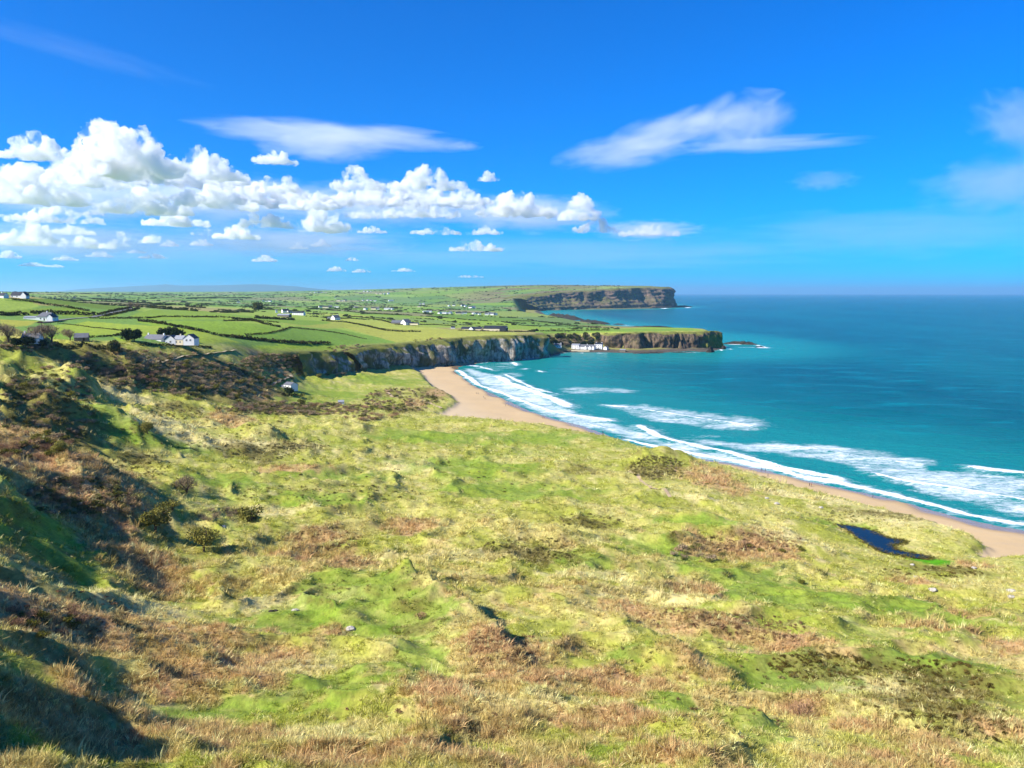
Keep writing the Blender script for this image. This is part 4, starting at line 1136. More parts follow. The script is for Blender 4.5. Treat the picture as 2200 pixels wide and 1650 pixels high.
def crown(seed, h, w, z0, n, leaf, kind='leaf', lumps=9, hollow=0.35):
    """leaf-sized faces spread through a lumpy volume"""
    rg = np.random.default_rng(seed)
    lc = []
    for k in range(lumps):
        a = rg.random() * 2 * np.pi; q = math.sqrt(rg.random()) * 0.32 * w
        zz = z0 + (h - z0) * (0.35 + 0.4 * rg.random()) * (1 - (q / (0.5 * w)) ** 2 * 0.5)
        lc.append((q * math.cos(a), q * math.sin(a), zz, rg.uniform(0.20, 0.30) * w, rg.uniform(0.20, 0.34) * (h - z0)))
    lc = np.array(lc)
    k = rg.integers(0, lumps, n)
    d = rg.normal(size=(n, 3)); d /= np.linalg.norm(d, axis=1)[:, None]
    rad = rg.uniform(hollow, 1.0, n) ** 0.5
    P = lc[k, :3] + d * rad[:, None] * np.stack([lc[k, 3], lc[k, 3], lc[k, 4]], -1)
    P[:, 2] = np.maximum(P[:, 2], 0.05)
    if kind == 'twig':
        ax = d * 0.6 + np.array([0, 0, 0.9]) + rg.normal(size=(n, 3)) * 0.35
        ax /= np.linalg.norm(ax, axis=1)[:, None]
        sd = np.cross(ax, rg.normal(size=(n, 3))); sd /= np.linalg.norm(sd, axis=1)[:, None]
        L = leaf * rg.uniform(1.2, 2.6, n)[:, None]; Wd = leaf * rg.uniform(0.10, 0.22, n)[:, None]
        A, B, C, D = P - ax * L * 0.5 - sd * Wd, P - ax * L * 0.5 + sd * Wd, P + ax * L * 0.5 + sd * Wd * 0.3, P + ax * L * 0.5 - sd * Wd * 0.3
    else:
        nn = d + rg.normal(size=(n, 3)) * 0.6; nn /= np.linalg.norm(nn, axis=1)[:, None]
        u_ = np.cross(nn, rg.normal(size=(n, 3))); u_ /= np.linalg.norm(u_, axis=1)[:, None]; v_ = np.cross(nn, u_)
        s = leaf * rg.uniform(0.6, 1.3, n)[:, None]
        A, B, C, D = P - u_ * s - v_ * s * 0.5, P + u_ * s * 0.4 - v_ * s, P + u_ * s + v_ * s * 0.5, P - u_ * s * 0.4 + v_ * s
    V = np.stack([A, B, C, D], 1).reshape(-1, 3)
    return mesh_np('crown', V, np.arange(4 * n).reshape(n, 4), smooth=False)

M_STEM = plain('bark', lin(120, 104, 88) * 0.5, 0.95, 0.05, 0.3, 3)
M_PALETWIG = plain('sunbleached_twigs', lin(200, 178, 150) * 0.75, 0.9, 0.05, 0.2, 3)
M_GORSE = leaf_material('gorse_leaf', lin(100, 104, 46) * 0.6, lin(146, 140, 62) * 0.75)
M_OLIVE = leaf_material('willow_leaf', lin(128, 126, 60) * 0.75, lin(166, 158, 84) * 0.85)
M_BARE = leaf_material('bare_twig', lin(148, 130, 106) * 0.75, lin(182, 162, 130) * 0.85, 0.05)
M_RUSSET = leaf_material('russet_twig', lin(166, 130, 102) * 0.75, lin(190, 152, 120) * 0.8, 0.05)
M_DARKEV = leaf_material('evergreen_leaf', lin(44, 62, 40) * 0.6, lin(66, 84, 48) * 0.6)
M_WOOD = leaf_material('woodland_leaf', lin(78, 88, 46) * 0.6, lin(118, 116, 66) * 0.65)

KIT = {}
def kit(key, kindst, h, w, z0, n, leaf, kind, mat, lumps, seed, stem_mat=None):
    KIT[key] = []
    for v in range(3):
        st = stems(kindst, seed + v, h, w); st.materials.append(stem_mat or M_STEM)
        cr = crown(seed + 10 + v, h, w, z0, n, leaf, kind, lumps); cr.materials.append(mat)
        KIT[key].append((st, cr, 'trunk' if kindst == 'tree' else 'stem', h))
kit('gorse', 'shrub', 1.0, 1.5, 0.05, 700, 0.045, 'leaf', M_GORSE, 9, 1)
kit('olive', 'shrub', 1.0, 1.3, 0.08, 800, 0.04, 'leaf', M_OLIVE, 8, 20)
kit('bare', 'shrub', 1.0, 1.5, 0.08, 900, 0.06, 'twig', M_BARE, 9, 40)
kit('russet', 'shrub', 1.0, 1.7, 0.05, 900, 0.06, 'twig', M_RUSSET, 10, 60)
kit('thorn', 'tree', 1.0, 1.0, 0.22, 2600, 0.024, 'leaf', M_OLIVE, 10, 80)
kit('baretree', 'tree', 1.0, 1.1, 0.25, 1300, 0.05, 'twig', M_BARE, 11, 100)
kit('evergreen', 'tree', 1.0, 1.0, 0.12, 1100, 0.05, 'leaf', M_DARKEV, 12, 120)
kit('wood', 'tree', 1.0, 1.0, 0.15, 800, 0.055, 'leaf', M_WOOD, 10, 140)
_rp = random.Random(5)
def plant(name, key, x, y, h, label, cat, group=None, wide=1.0, sink=0.08, z=None):
    st, cr, sn, _ = KIT[key][_rp.randrange(3)]
    zz = (gz(x, y) if z is None else z) - sink * h
    o = empty(name, (x, y, zz), _rp.uniform(0, 6.28))
    o.scale = (h * wide, h * wide * _rp.uniform(0.85, 1.15), h)
    tag(o, label, cat, group)
    a = bpy.data.objects.new(sn, st); link(a, o)
    b = bpy.data.objects.new('crown', cr); link(b, o)
    return o
def plant_px(name, key, px, py, hpx, label, cat, group=None, wide=1.0):
    p = hit(px, py)
    if p is None: return
    return plant(name, key, p[0], p[1], hpx * math.hypot(p[0], p[1]) / F, label, cat, group, wide)

# single trees and bushes that stand out
for a in [
    ('thorn_tree', 'thorn', 437, 1186, 62, 'olive bush-shaped tree standing alone beside its dark shadow, lower left', 'tree'),
    ('thorn_tree', 'thorn', 332, 1142, 64, 'olive tree at the foot of the dark gully on the left', 'tree'),
    ('shrub', 'olive', 368, 1094, 26, 'low green bush just behind the two olive trees', 'bush'),
    ('bare_tree', 'baretree', 404, 1062, 44, 'thin leafless sapling at the edge of the pale green flat', 'tree'),
    ('shrub', 'olive', 540, 1118, 40, 'dark-hearted bush at the right end of a grey thicket', 'bush'),
    ('thorn_tree', 'thorn', 318, 932, 27, 'lone dark green tree casting a shadow on the dune slope', 'tree'),
    ('thorn_tree', 'thorn', 127, 975, 30, 'low spreading tree at the edge of the hillside shadow', 'tree'),
    ('shrub', 'gorse', 1722, 1254, 12, 'small round grey bush on the turf below the pond', 'bush'),
    ('evergreen_tree', 'evergreen', 272, 732, 30, 'left one of two dark evergreens at the left end of the white farmhouse', 'tree'),
    ('evergreen_tree', 'evergreen', 290, 734, 30, 'right one of two dark evergreens at the left end of the white farmhouse', 'tree'),
    ('evergreen_tree', 'evergreen', 350, 727, 26, 'dark evergreen behind the farmhouse chimney', 'tree'),
    ('evergreen_tree', 'evergreen', 368, 726, 28, 'dark evergreen behind the middle of the white farmhouse', 'tree'),
    ('evergreen_tree', 'evergreen', 384, 728, 26, 'dark evergreen behind the right half of the white farmhouse', 'tree'),
    ('evergreen_tree', 'evergreen', 620, 848, 20, 'dark green tree in front of the small white cottage', 'tree'),
    ('bare_tree', 'baretree', 110, 735, 40, 'big round leafless tree above the left hillside', 'tree'),
    ('bare_tree', 'baretree', 80, 738, 40, 'leafless tree left of the big round one', 'tree'),
    ('bare_tree', 'baretree', 150, 732, 26, 'small leafless tree beside the stone barn', 'tree'),
    ('evergreen_tree', 'evergreen', 60, 745, 24, 'dark ivy-clad tree at the top of the left bank', 'tree'),
    ('evergreen_tree', 'evergreen', 38, 746, 22, 'leftmost dark ivy-clad tree on the bank top', 'tree'),
    ('evergreen_tree', 'evergreen', 92, 747, 20, 'dark ivy-clad tree below the big round leafless tree', 'tree'),
    ('bare_tree', 'baretree', 20, 735, 40, 'leafless tree at the left edge of the picture', 'tree'),
    ('thorn_tree', 'wood', 246, 760, 30, 'tall ragged tree between the barn and the white farmhouse', 'tree'),
    ('evergreen_tree', 'wood', 555, 668, 22, 'dark clump of trees beside the far white farmhouses', 'tree'),
    ('bare_tree', 'baretree', 280, 664, 16, 'leafless tree where the road tops the rise', 'tree'),
    ('bare_tree', 'baretree', 296, 664, 14, 'leafless tree just right of the road top', 'tree'),
    ('shrub', 'gorse', 648, 868, 14, 'small bush on the meadow right of the white cottage', 'bush'),
    ('shrub', 'russet', 905, 1330, 22, 'round brown bush on the bright green slope', 'bush'),
    ('shrub', 'russet', 1720, 1540, 40, 'brown upright shrub low on the right', 'bush'),
]:
    plant_px(*a)

# thickets: many shrubs in view, the 300 that show largest are things, the rest one mass
def thicket(n, px, py, rx, ry, keys, hm, label, cat, group, seed, rag=0.0):
    rs = random.Random(seed); out = []
    for k in range(n):
        for _ in range(20):
            a, q = rs.random() * 2 * math.pi, math.sqrt(rs.random())
            u, v = px + rx * q * math.cos(a), py + ry * q * math.sin(a)
            p = hit(u, v)
            if p: break
        if not p: continue
        key = rs.choice(keys)
        where = 'left part' if u < px - rx * 0.33 else ('right part' if u > px + rx * 0.33 else 'middle')
        tone = {'gorse': 'dark olive-green', 'olive': 'pale olive', 'bare': 'grey leafless', 'russet': 'reddish-brown leafless', 'wood': 'olive-brown', 'evergreen': 'dark green', 'baretree': 'bare grey'}[key]
        out.append((p[0], p[1], rs.uniform(*hm), key, tone + ' ' + cat + ' in the ' + where + ' of ' + label, cat, group, rs.uniform(0.9, 1.5)))
    return out
ALL = []
ALL += thicket(46, 420, 812, 190, 30, ['bare', 'bare', 'olive', 'gorse'], (2.2, 4.2), 'the thicket below the white farmhouse', 'shrub', 'shrubs on the bank below the farmhouse', 1)
ALL += thicket(26, 330, 800, 110, 22, ['russet', 'bare'], (2.5, 4.0), 'the brown thicket left of the farm bank', 'shrub', 'reddish shrubs left of the farm bank', 2)
ALL += thicket(40, 640, 878, 150, 12, ['bare', 'bare', 'russet'], (2.2, 3.6), 'the long thicket below the cottage', 'shrub', 'shrubs of the long thicket below the cottage', 3)
ALL += thicket(24, 790, 895, 70, 10, ['bare', 'russet', 'gorse'], (2.0, 3.2), 'the long thicket\'s bushy right end', 'shrub', 'shrubs at the right end of the long thicket', 4)
ALL += thicket(22, 470, 850, 110, 16, ['bare', 'gorse', 'olive'], (2.0, 3.4), 'the scrub at the farm bank\'s foot', 'shrub', 'shrubs at the foot of the farm bank', 5)
ALL += thicket(34, 80, 960, 90, 30, ['russet', 'gorse'], (1.4, 2.4), 'the scrub on the sunlit left spur', 'shrub', 'shrubs on the sunlit spur', 6)
ALL += thicket(26, 190, 1075, 100, 34, ['gorse', 'russet'], (1.2, 2.2), 'the shadowed gully at left', 'shrub', 'shrubs in the shadowed gully', 7)
ALL += thicket(22, 110, 830, 90, 36, ['gorse', 'bare'], (1.6, 3.0), 'the scrub on the upper left hillside', 'shrub', 'shrubs on the upper hillside spurs', 8)
ALL += thicket(14, 470, 1110, 60, 14, ['bare', 'bare'], (1.2, 2.0), 'the small thicket beside the dark-hearted bush', 'shrub', 'small grey thicket on the flat', 9)
ALL += thicket(30, 1410, 1008, 62, 22, ['olive', 'bare', 'gorse'], (0.6, 1.2), 'the clumps on the eroded dune hump', 'shrub', 'clumps on the eroded dune hump', 10)
ALL += thicket(14, 1640, 1180, 90, 18, ['gorse', 'russet'], (0.9, 1.6), 'the brown bank left of the pond', 'shrub', 'bushes on the brown bank by the pond', 11)
ALL += thicket(22, 100, 1330, 90, 44, ['russet', 'gorse'], (0.9, 1.6), 'the scrub on the lower left spur', 'shrub', 'shrubs on the lower left spur', 12)
ALL += thicket(16, 690, 800, 60, 12, ['gorse', 'bare', 'olive'], (2.5, 4.5), 'the scrub under the inland cliff', 'shrub', 'shrubs under the inland cliff', 13)
for (x, y, h, key, lab, cat, grp, wd) in ALL:
    plant('shrub', key, x, y, h, lab, cat, grp, wd, 0.12)
# wooded slope behind the harbour
for k, (x, y, h, key, lab, cat, grp, wd) in enumerate(thicket(110, 1240, 733, 76, 12, ['wood', 'wood', 'evergreen', 'baretree'], (6.0, 10.0), 'the wood behind the harbour cottages', 'tree', 'trees on the slope behind the harbour', 21)):
    plant('woodland_tree', key, x, y, h, lab, cat, grp, wd * 0.8, 0.1)

# the rest of the scrub: one mass
def scrub_mass():
    rg = np.random.default_rng(33)
    P, S, T, I_ = [], [], [], []
    areas = [(420, 815, 210, 36, 620), (640, 880, 170, 13, 420), (100, 880, 110, 90, 260), (180, 1070, 120, 45, 200), (300, 780, 160, 30, 220), (560, 800, 90, 24, 120), (640, 775, 110, 12, 110), (860, 860, 80, 26, 220), (720, 770, 70, 16, 90), (760, 752, 60, 10, 70), (940, 735, 60, 8, 60),
             (60, 745, 80, 12, 60), (1500, 1190, 60, 18, 40), (590, 778, 70, 16, 300), (1230, 732, 70, 12, 160)]
    tones = [lin(168, 148, 118) * 0.85, lin(134, 130, 76) * 0.8, lin(178, 150, 116) * 0.85, lin(120, 120, 68) * 0.72]
    for (px, py, rx, ry, n) in areas:
        for k in range(n):
            a, q = rg.random() * 6.28, math.sqrt(rg.random())
            p = hit(px + rx * q * math.cos(a), py + ry * q * math.sin(a))
            if p is None: continue
            d = math.hypot(p[0], p[1]); h = rg.uniform(0.9, 2.4) * (0.6 + 0.4 * min(d / 400, 1.5))
            P.append((p[0], p[1], p[2] - 0.1 * h)); S.append((h * rg.uniform(0.9, 1.6), h * rg.uniform(0.9, 1.6), h)); I_.append(rg.integers(0, 4)); T.append(tones[rg.integers(0, 4)] * rg.uniform(0.7, 1.3))
    n = len(P); rot = np.zeros((n, 3)); rot[:, 2] = rg.random(n) * 6.28
    M = tint_material('scrub_twigs', translucent=0.08)
    pr = [crown(201, 1.0, 1.5, 0.05, 420, 0.07, 'twig', 8), crown(202, 1.0, 1.5, 0.05, 420, 0.055, 'leaf', 9), crown(203, 1.0, 1.6, 0.05, 420, 0.07, 'twig', 9), crown(204, 1.0, 1.3, 0.05, 420, 0.05, 'leaf', 7)]
    scatter('scrub', np.array(P), np.array(S), rot, np.array(I_), np.array(T), pr, M, 'low tangled scrub filling the banks and gullies')
scrub_mass()
def heath_clumps():
    rg = np.random.default_rng(44)
    P, S, T, I_ = [], [], [], []
    areas = [(1980, 1480, 150, 70, 420, 0), (1760, 1430, 110, 30, 200, 0), (2080, 1560, 120, 40, 160, 0), (560, 965, 90, 24, 160, 1), (300, 1000, 70, 26, 160, 1), (1150, 1180, 120, 26, 260, 1), (1260, 1120, 80, 16, 110, 1), (1410, 1005, 56, 26, 420, 1),
             (640, 955, 70, 14, 100, 1), (380, 885, 60, 20, 120, 1), (1620, 1165, 110, 22, 200, 2), (700, 1160, 80, 26, 180, 2), (860, 880, 60, 10, 60, 1), (1640, 1350, 90, 26, 150, 2), (1480, 1330, 120, 22, 140, 2), (1080, 1390, 80, 36, 160, 2), (900, 1020, 300, 60, 60, 1),
             (1500, 1420, 300, 60, 70, 1), (700, 1240, 300, 40, 50, 1), (1850, 1110, 220, 12, 220, 3), (1600, 1040, 120, 18, 160, 3), (930, 850, 50, 22, 120, 3), (2000, 1230, 120, 14, 120, 0), (1200, 1540, 500, 80, 110, 2), (150, 1320, 130, 50, 160, 2), (700, 1060, 200, 20, 120, 1), (450, 925, 200, 40, 160, 1)]
    tones = [[lin(104, 92, 48) * 0.6, lin(130, 112, 60) * 0.7], [lin(120, 112, 66) * 0.65, lin(150, 138, 88) * 0.75], [lin(140, 108, 80) * 0.65, lin(164, 130, 96) * 0.75], [lin(150, 148, 84) * 0.75, lin(186, 178, 118) * 0.85]]
    for (px, py, rx, ry, n, k) in areas:
        a, q = rg.random(n) * 6.28, np.sqrt(rg.random(n))
        for u, v in zip(px + rx * q * np.cos(a), py + ry * q * np.sin(a)):
            if v > 1645: continue
            p = hit(u, v)
            if p is None or p[2] < 3: continue
            d = math.hypot(p[0], p[1]); h = rg.uniform(0.25, 0.75) * (0.55 + 0.45 * min(d / 200, 2.2))
            P.append((p[0], p[1], p[2] - 0.1 * h)); S.append((h * rg.uniform(0.8, 1.7), h * rg.uniform(0.8, 1.7), h)); I_.append(rg.integers(0, 3)); T.append(tones[k][rg.integers(0, 2)] * rg.uniform(0.7, 1.3))
    n = len(P); rot = np.zeros((n, 3)); rot[:, 2] = rg.random(n) * 6.28
    pr = [crown(211, 1.0, 1.3, 0.02, 160, 0.10, 'twig', 5), crown(212, 1.0, 1.5, 0.02, 160, 0.08, 'leaf', 6), blades(40, 1.2, 0.7, 0.5, 0.07, 9)]
    scatter('heath_clumps', np.array(P), np.array(S), rot, np.array(I_), np.array(T), pr, tint_material('heath_sprigs', translucent=0.1), 'rough clumps of rush and heather dotted over the dunes')
heath_clumps()
def pond_rushes():
    rg = np.random.default_rng(3); n = 900
    k = rg.integers(0, len(POND), n); t_ = rg.random(n)
    A = np.array(POND); B = np.roll(A, -1, 0)
    x = A[k, 0] + (B[k, 0] - A[k, 0]) * t_ + rg.normal(0, 0.9, n); y = A[k, 1] + (B[k, 1] - A[k, 1]) * t_ + rg.normal(0, 1.1, n)
    s = rg.uniform(0.5, 1.1, n)
    rot = np.zeros((n, 3)); rot[:, 2] = rg.random(n) * 6.28
    T = np.where(rg.random(n)[:, None] < 0.5, lin(150, 132, 72) * 0.7, lin(112, 116, 48) * 0.65) * rg.uniform(0.7, 1.3, n)[:, None]
    scatter('pond_rushes', np.stack([x, y, np.maximum(ground(x, y), 4.35)], -1), np.stack([s, s, s], -1), rot, rg.integers(0, 2, n), T, [blades(24, 0.9, 0.6, 0.35, 0.05, 31), blades(24, 0.6, 0.7, 0.6, 0.06, 32)], M_BLADE, 'rushes fringing the pond')
pond_rushes()

# ------------------------------------------------------------------ hedgerows and field walls
M_HEDGE = leaf_material('hedge_leaf', lin(70, 78, 40) * 0.55, lin(104, 100, 60) * 0.6, 0.1, 0.15)
M_DRYWALL = plain('field_wall_stone', lin(110, 104, 90) * 0.5, 0.95, 0.05, 0.4, 0.4)
def hedge(pts, h, label, name='hedgerow', mat=None, cat='hedge', dens=7, gap=0.0, seed=0):
    W = [hit(*p) for p in pts]
    W = [(p[0], p[1]) for p in W if p is not None]
    if len(W) < 2: return
    P, u = resample(W, 0.5)
    rg = np.random.default_rng(seed + int(abs(P[0, 0]) * 7))
    n = int(min(max(u[-1] * dens, 60), 2600))
    k = rg.integers(0, len(P), n)
    hh = h * (0.7 + 0.75 * np.clip(fbm(u[k] / 9, 0 * u[k], 3, seed) + 0.3, 0, 1))
    if gap: hh = hh * (noise2(u[k] / 14, 0 * u[k], seed + 5) > -gap)
    ok = hh > 0.05
    k, hh = k[ok], hh[ok]; n = len(k)
    x = P[k, 0] + rg.normal(0, 0.35 * h, n); y = P[k, 1] + rg.normal(0, 0.35 * h, n)
    gz_ = ground(x, y)
    z = gz_ + hh * rg.random(n) ** 0.8
    ctr = np.stack([x, y, z], -1)
    nn = rg.normal(size=(n, 3)); nn /= np.linalg.norm(nn, axis=1)[:, None]
    a = np.cross(nn, rg.normal(size=(n, 3))); a /= np.linalg.norm(a, axis=1)[:, None]; b = np.cross(nn, a)
    s = h * rg.uniform(0.18, 0.38, n)[:, None]
    V = np.stack([ctr - a * s - b * s * 0.6, ctr + a * s * 0.6 - b * s, ctr + a * s + b * s * 0.6, ctr - a * s * 0.6 + b * s], 1).reshape(-1, 3)
    me = mesh_np(name, V, np.arange(4 * n).reshape(n, 4), smooth=False)
    o = mobj(name, me, mat or M_HEDGE); tag(o, label, cat, 'field boundaries')
for i, (pts, h, lab) in enumerate([
    ([(296, 690), (324, 693), (345, 696), (381, 703), (405, 707), (423, 711), (448, 716)], 2.4, 'hedge slanting down behind the white farmhouse to the right'),
    ([(250, 684), (318, 684), (345, 681), (414, 682), (468, 682), (550, 689)], 1.6, 'dark field boundary right across above the slanting hedge'),
    ([(455, 719), (475, 722), (505, 726), (550, 731)], 2.2, 'broken hedge right of the farmhouse on the green field'),
    ([(324, 662), (350, 664), (380, 666), (400, 665)], 3.0, 'row of bushes in the field below the brown rise'),
    ([(400, 659), (420, 661), (441, 662)], 3.0, 'short bushy hedge on the rise behind the bushes'),
    ([(461, 670), (478, 671), (495, 670)], 3.2, 'dark bushy strip left of the far farm cluster'),
    ([(500, 724), (533, 729), (582, 734), (628, 738), (664, 739), (707, 739)], 2.6, 'thick hedge along the field nearest the inland cliff'),
    ([(527, 720), (582, 716), (604, 711), (624, 704)], 1.3, 'thin wall climbing between two bright fields'),
    ([(624, 704), (677, 709), (739, 718), (786, 729)], 1.3, 'thin wall running down towards the cliff top'),
    ([(500, 686), (541, 688), (565, 696), (589, 701), (601, 703)], 2.4, 'dark hedge curving below the tree clump'),
    ([(548, 684), (590, 686), (632, 688)], 3.4, 'dark line of bushes below the far farm cluster'),
    ([(691, 689), (745, 693), (787, 701), (826, 710), (865, 713), (903, 713)], 2.2, 'bushy hedge in front of the long meadow above the cliff'),
    ([(750, 680), (798, 685), (839, 694), (849, 696)], 1.8, 'dark hedge running to the grey-roofed barn'),
    ([(849, 698), (900, 698), (949, 699), (981, 701)], 1.5, 'dark boundary right of the grey-roofed barn'),
    ([(984, 710), (1040, 712), (1084, 713), (1150, 713)], 1.7, 'dark wall in front of the long dark barns'),
    ([(798, 674), (840, 676), (885, 678)], 2.2, 'dark hedge strip in the middle distance'),
    ([(27, 644), (55, 647), (95, 654), (136, 660), (170, 665), (191, 669)], 2.0, 'hedge slanting down the upper left field'),
    ([(0, 678), (30, 677), (55, 676)], 2.8, 'dark hedge left of the white roadside house'),
    ([(65, 674), (105, 674), (143, 675), (175, 677), (205, 678)], 3.0, 'dark hedge behind the white roadside house'),
    ([(211, 677), (232, 671), (252, 667), (284, 662)], 1.8, 'hedge along the left side of the rising road'),
    ([(224, 680), (259, 673), (280, 668), (299, 663)], 1.8, 'hedge along the right side of the rising road'),
    ([(191, 684), (225, 685), (300, 685)], 1.6, 'low dark boundary right of the road bend'),
    ([(123, 695), (177, 701), (232, 707), (266, 712)], 0.9, 'thin fence line across the pale green field'),
    ([(198, 643), (235, 645), (270, 647)], 5.0, 'row of bare trees on the far side of the upper left fields'),
    ([(177, 726), (215, 724), (245, 722), (267, 719)], 1.4, 'low bank between the stone barn and the evergreens'),
    ([(300, 742), (350, 743), (400, 743), (455, 748)], 1.5, 'dark garden hedge in front of the white farmhouse'),
    ([(120, 743), (160, 746), (200, 748), (245, 748)], 2.0, 'dark hedge below the small bright green lawn'),
    ([(480, 690), (560, 690), (600, 694)], 1.4, 'low boundary below the dark tree clump'),
    ([(1160, 712), (1230, 711), (1310, 710)], 1.6, 'hedge along the top of the wooded harbour slope'),
    ([(1130, 700), (1200, 701), (1290, 702)], 1.8, 'dark hedge across the fields behind the harbour'),
    ([(600, 846), (630, 850), (652, 848)], 1.6, 'dark clipped hedge below the small white cottage'),
    ([(400, 642), (460, 640), (540, 641)], 5.5, 'brown wooded ridge line behind the farms'),
    ([(1100, 690), (1150, 690), (1200, 694)], 1.6, 'dark boundary in the flat fields behind the dark barns'),
]):
    hedge(pts, h, lab, seed=i + 1)

def far_hedges():
    rg = np.random.default_rng(77)
    n = 420000
    a, b = np.searchsorted(RR, [900, 8500])
    fi = a + rg.random(n) * (b - a - 1); i = fi.astype(int)
    j0_, j1_ = np.searchsorted(PHI, -36), np.searchsorted(PHI, 8)
    fj = j0_ + rg.random(n) * (j1_ - j0_ - 1); j = fj.astype(int)
    r = RR[i] + (RR[i + 1] - RR[i]) * (fi - i); p = PH[j] + (PH[j + 1] - PH[j]) * (fj - j)
    x, y = r * np.sin(p), r * np.cos(p)
    far = r > 1700
    _, fb1 = voro(x + 0.25 * y, y - 0.15 * x, 150, 190, 5)
    _, fb2 = voro(x + 0.3 * y, y, 210, 300, 9)
    fb = np.where(far, fb2, fb1)
    ok = (fb < 0.016 + 0.008 * far) & (GI['k'][i, j] > 0.97) & (noise2(x / 160, y / 160, 4) > -0.25) & ~((r < 1250) & (x < 60))
    x, y, r = x[ok][:9000], y[ok][:9000], r[ok][:9000]
    m = len(x)
    z = ground(x, y)
    h = rg.uniform(1.0, 2.3, m) * (1 + 0.0002 * r)
    tall = rg.random(m) < 0.05; h[tall] *= 2.0
    S = np.stack([h * rg.uniform(1.2, 2.4, m), h * rg.uniform(1.2, 2.4, m), h], -1)
    rot = np.zeros((m, 3)); rot[:, 2] = rg.random(m) * 6.28
    T = (lin(92, 100, 62) * 0.65)[None] * rg.uniform(0.6, 1.3, m)[:, None]
    pr = [crown(301, 1.0, 1.4, 0.02, 60, 0.16, 'leaf', 5), crown(302, 1.0, 1.4, 0.02, 60, 0.16, 'leaf', 5)]
    scatter('distant_hedgerows', np.stack([x, y, z - 0.1 * h], -1), S, rot, rg.integers(0, 2, m), T, pr, tint_material('far_hedge_leaf', translucent=0.05), 'hedgerows threading the distant fields')
far_hedges()
# ================================================================== houses, harbour, roads, people
M_WHITE = plain('whitewash', lin(238, 238, 234) * 0.86, 0.8, 0.2, 0.08, 0.6)
M_CREAM = plain('cream_render', lin(226, 214, 180) * 0.8, 0.8, 0.2, 0.1, 0.6)
M_STONE = plain('grey_stone_wall', lin(150, 140, 124) * 0.6, 0.95, 0.1, 0.35, 1.2, 0.3)
M_SLATE = plain('grey_slate', lin(128, 130, 136) * 0.6, 0.6, 0.3, 0.2, 1.2)
M_DSLATE = plain('dark_slate', lin(66, 70, 82) * 0.5, 0.6, 0.3, 0.2, 1.2)
M_TIN = plain('pale_tin_roof', lin(176, 180, 186) * 0.62, 0.45, 0.4, 0.15, 0.8)
M_BARN = plain('dark_barn_cladding', lin(60, 66, 76) * 0.5, 0.7, 0.25, 0.2, 0.8)
M_GLASS = plain('window_glass', (0.015, 0.02, 0.03), 0.1, 0.5, 0.1, 2)
M_FRAME = plain('painted_frame', lin(235, 235, 230) * 0.8, 0.6, 0.3, 0.05, 2)
M_DOOR = plain('painted_door', lin(60, 46, 40) * 0.6, 0.6, 0.3, 0.1, 2)

def gable_mesh(name, w, d, h, rise, hip=0.0):
    """closed gabled body, long side along x, ground at z = -0.6"""
    x, y = w / 2, d / 2
    V = [(-x, -y, -0.6), (x, -y, -0.6), (x, y, -0.6), (-x, y, -0.6), (-x, -y, h), (x, -y, h), (x, y, h), (-x, y, h), (-x, 0, h + rise), (x, 0, h + rise)]
    if hip: V[8] = (-x + hip, 0, h + rise); V[9] = (x - hip, 0, h + rise)
    me = bpy.data.meshes.new(name)
    me.from_pydata(V, [], [(0, 1, 5, 4), (1, 2, 6, 9, 5), (2, 3, 7, 6), (3, 0, 4, 8, 7), (4, 5, 9, 8), (6, 7, 8, 9), (3, 2, 1, 0)])
    return me
def roof_mesh(name, w, d, h, rise, over=0.35, th=0.18, hip=0.0):
    x, y = w / 2 + over * 0.6, d / 2 + over
    k = rise / (d / 2); z0 = h - over * k + 0.03; zr = h + rise + 0.03
    xr = x - hip if hip else x
    bm = bmesh.new()
    def slab(pts):
        lo = [bm.verts.new(p) for p in pts]; hi = [bm.verts.new((p[0], p[1], p[2] + th)) for p in pts]
        bm.faces.new(hi); bm.faces.new(lo[::-1])
        n = len(pts)
        for i in range(n): bm.faces.new((lo[i], lo[(i + 1) % n], hi[(i + 1) % n], hi[i]))
    slab([(-x, -y, z0), (x, -y, z0), (xr, 0, zr), (-xr, 0, zr)])
    slab([(x, y, z0), (-x, y, z0), (-xr, 0, zr), (xr, 0, zr)])
    if hip:
        slab([(x, -y, z0), (x, y, z0), (xr, 0, zr)]); slab([(-x, y, z0), (-x, -y, z0), (-xr, 0, zr)])
    me = bpy.data.meshes.new(name); bm.to_mesh(me); bm.free()
    return me
def box_mesh(name, x0, x1, y0, y1, z0, z1, bevel=0.0):
    bm = bmesh.new()
    bmesh.ops.create_cube(bm, size=1.0, matrix=Matrix.Translation(((x0 + x1) / 2, (y0 + y1) / 2, (z0 + z1) / 2)) @ Matrix.Diagonal((x1 - x0, y1 - y0, z1 - z0, 1)))
    if bevel: bmesh.ops.bevel(bm, geom=bm.edges[:], offset=bevel, segments=1, affect='EDGES')
    me = bpy.data.meshes.new(name); bm.to_mesh(me); bm.free()
    return me
def frame_mesh(name, w, h, t=0.09, dep=0.08):
    bm = bmesh.new()
    for (x0, x1, z0, z1) in ((-w / 2, w / 2, 0, t), (-w / 2, w / 2, h - t, h), (-w / 2, -w / 2 + t, t, h - t), (w / 2 - t, w / 2, t, h - t), (-t / 3, t / 3, t, h - t)):
        bmesh.ops.create_cube(bm, size=1.0, matrix=Matrix.Translation(((x0 + x1) / 2, 0, (z0 + z1) / 2)) @ Matrix.Diagonal((x1 - x0, dep, z1 - z0, 1)))
    me = bpy.data.meshes.new(name); bm.to_mesh(me); bm.free()
    return me
_fm = frame_mesh('window', 1.2, 1.3); _pm = box_mesh('pane', -0.52, 0.52, -0.01, 0.03, 0.08, 1.22)
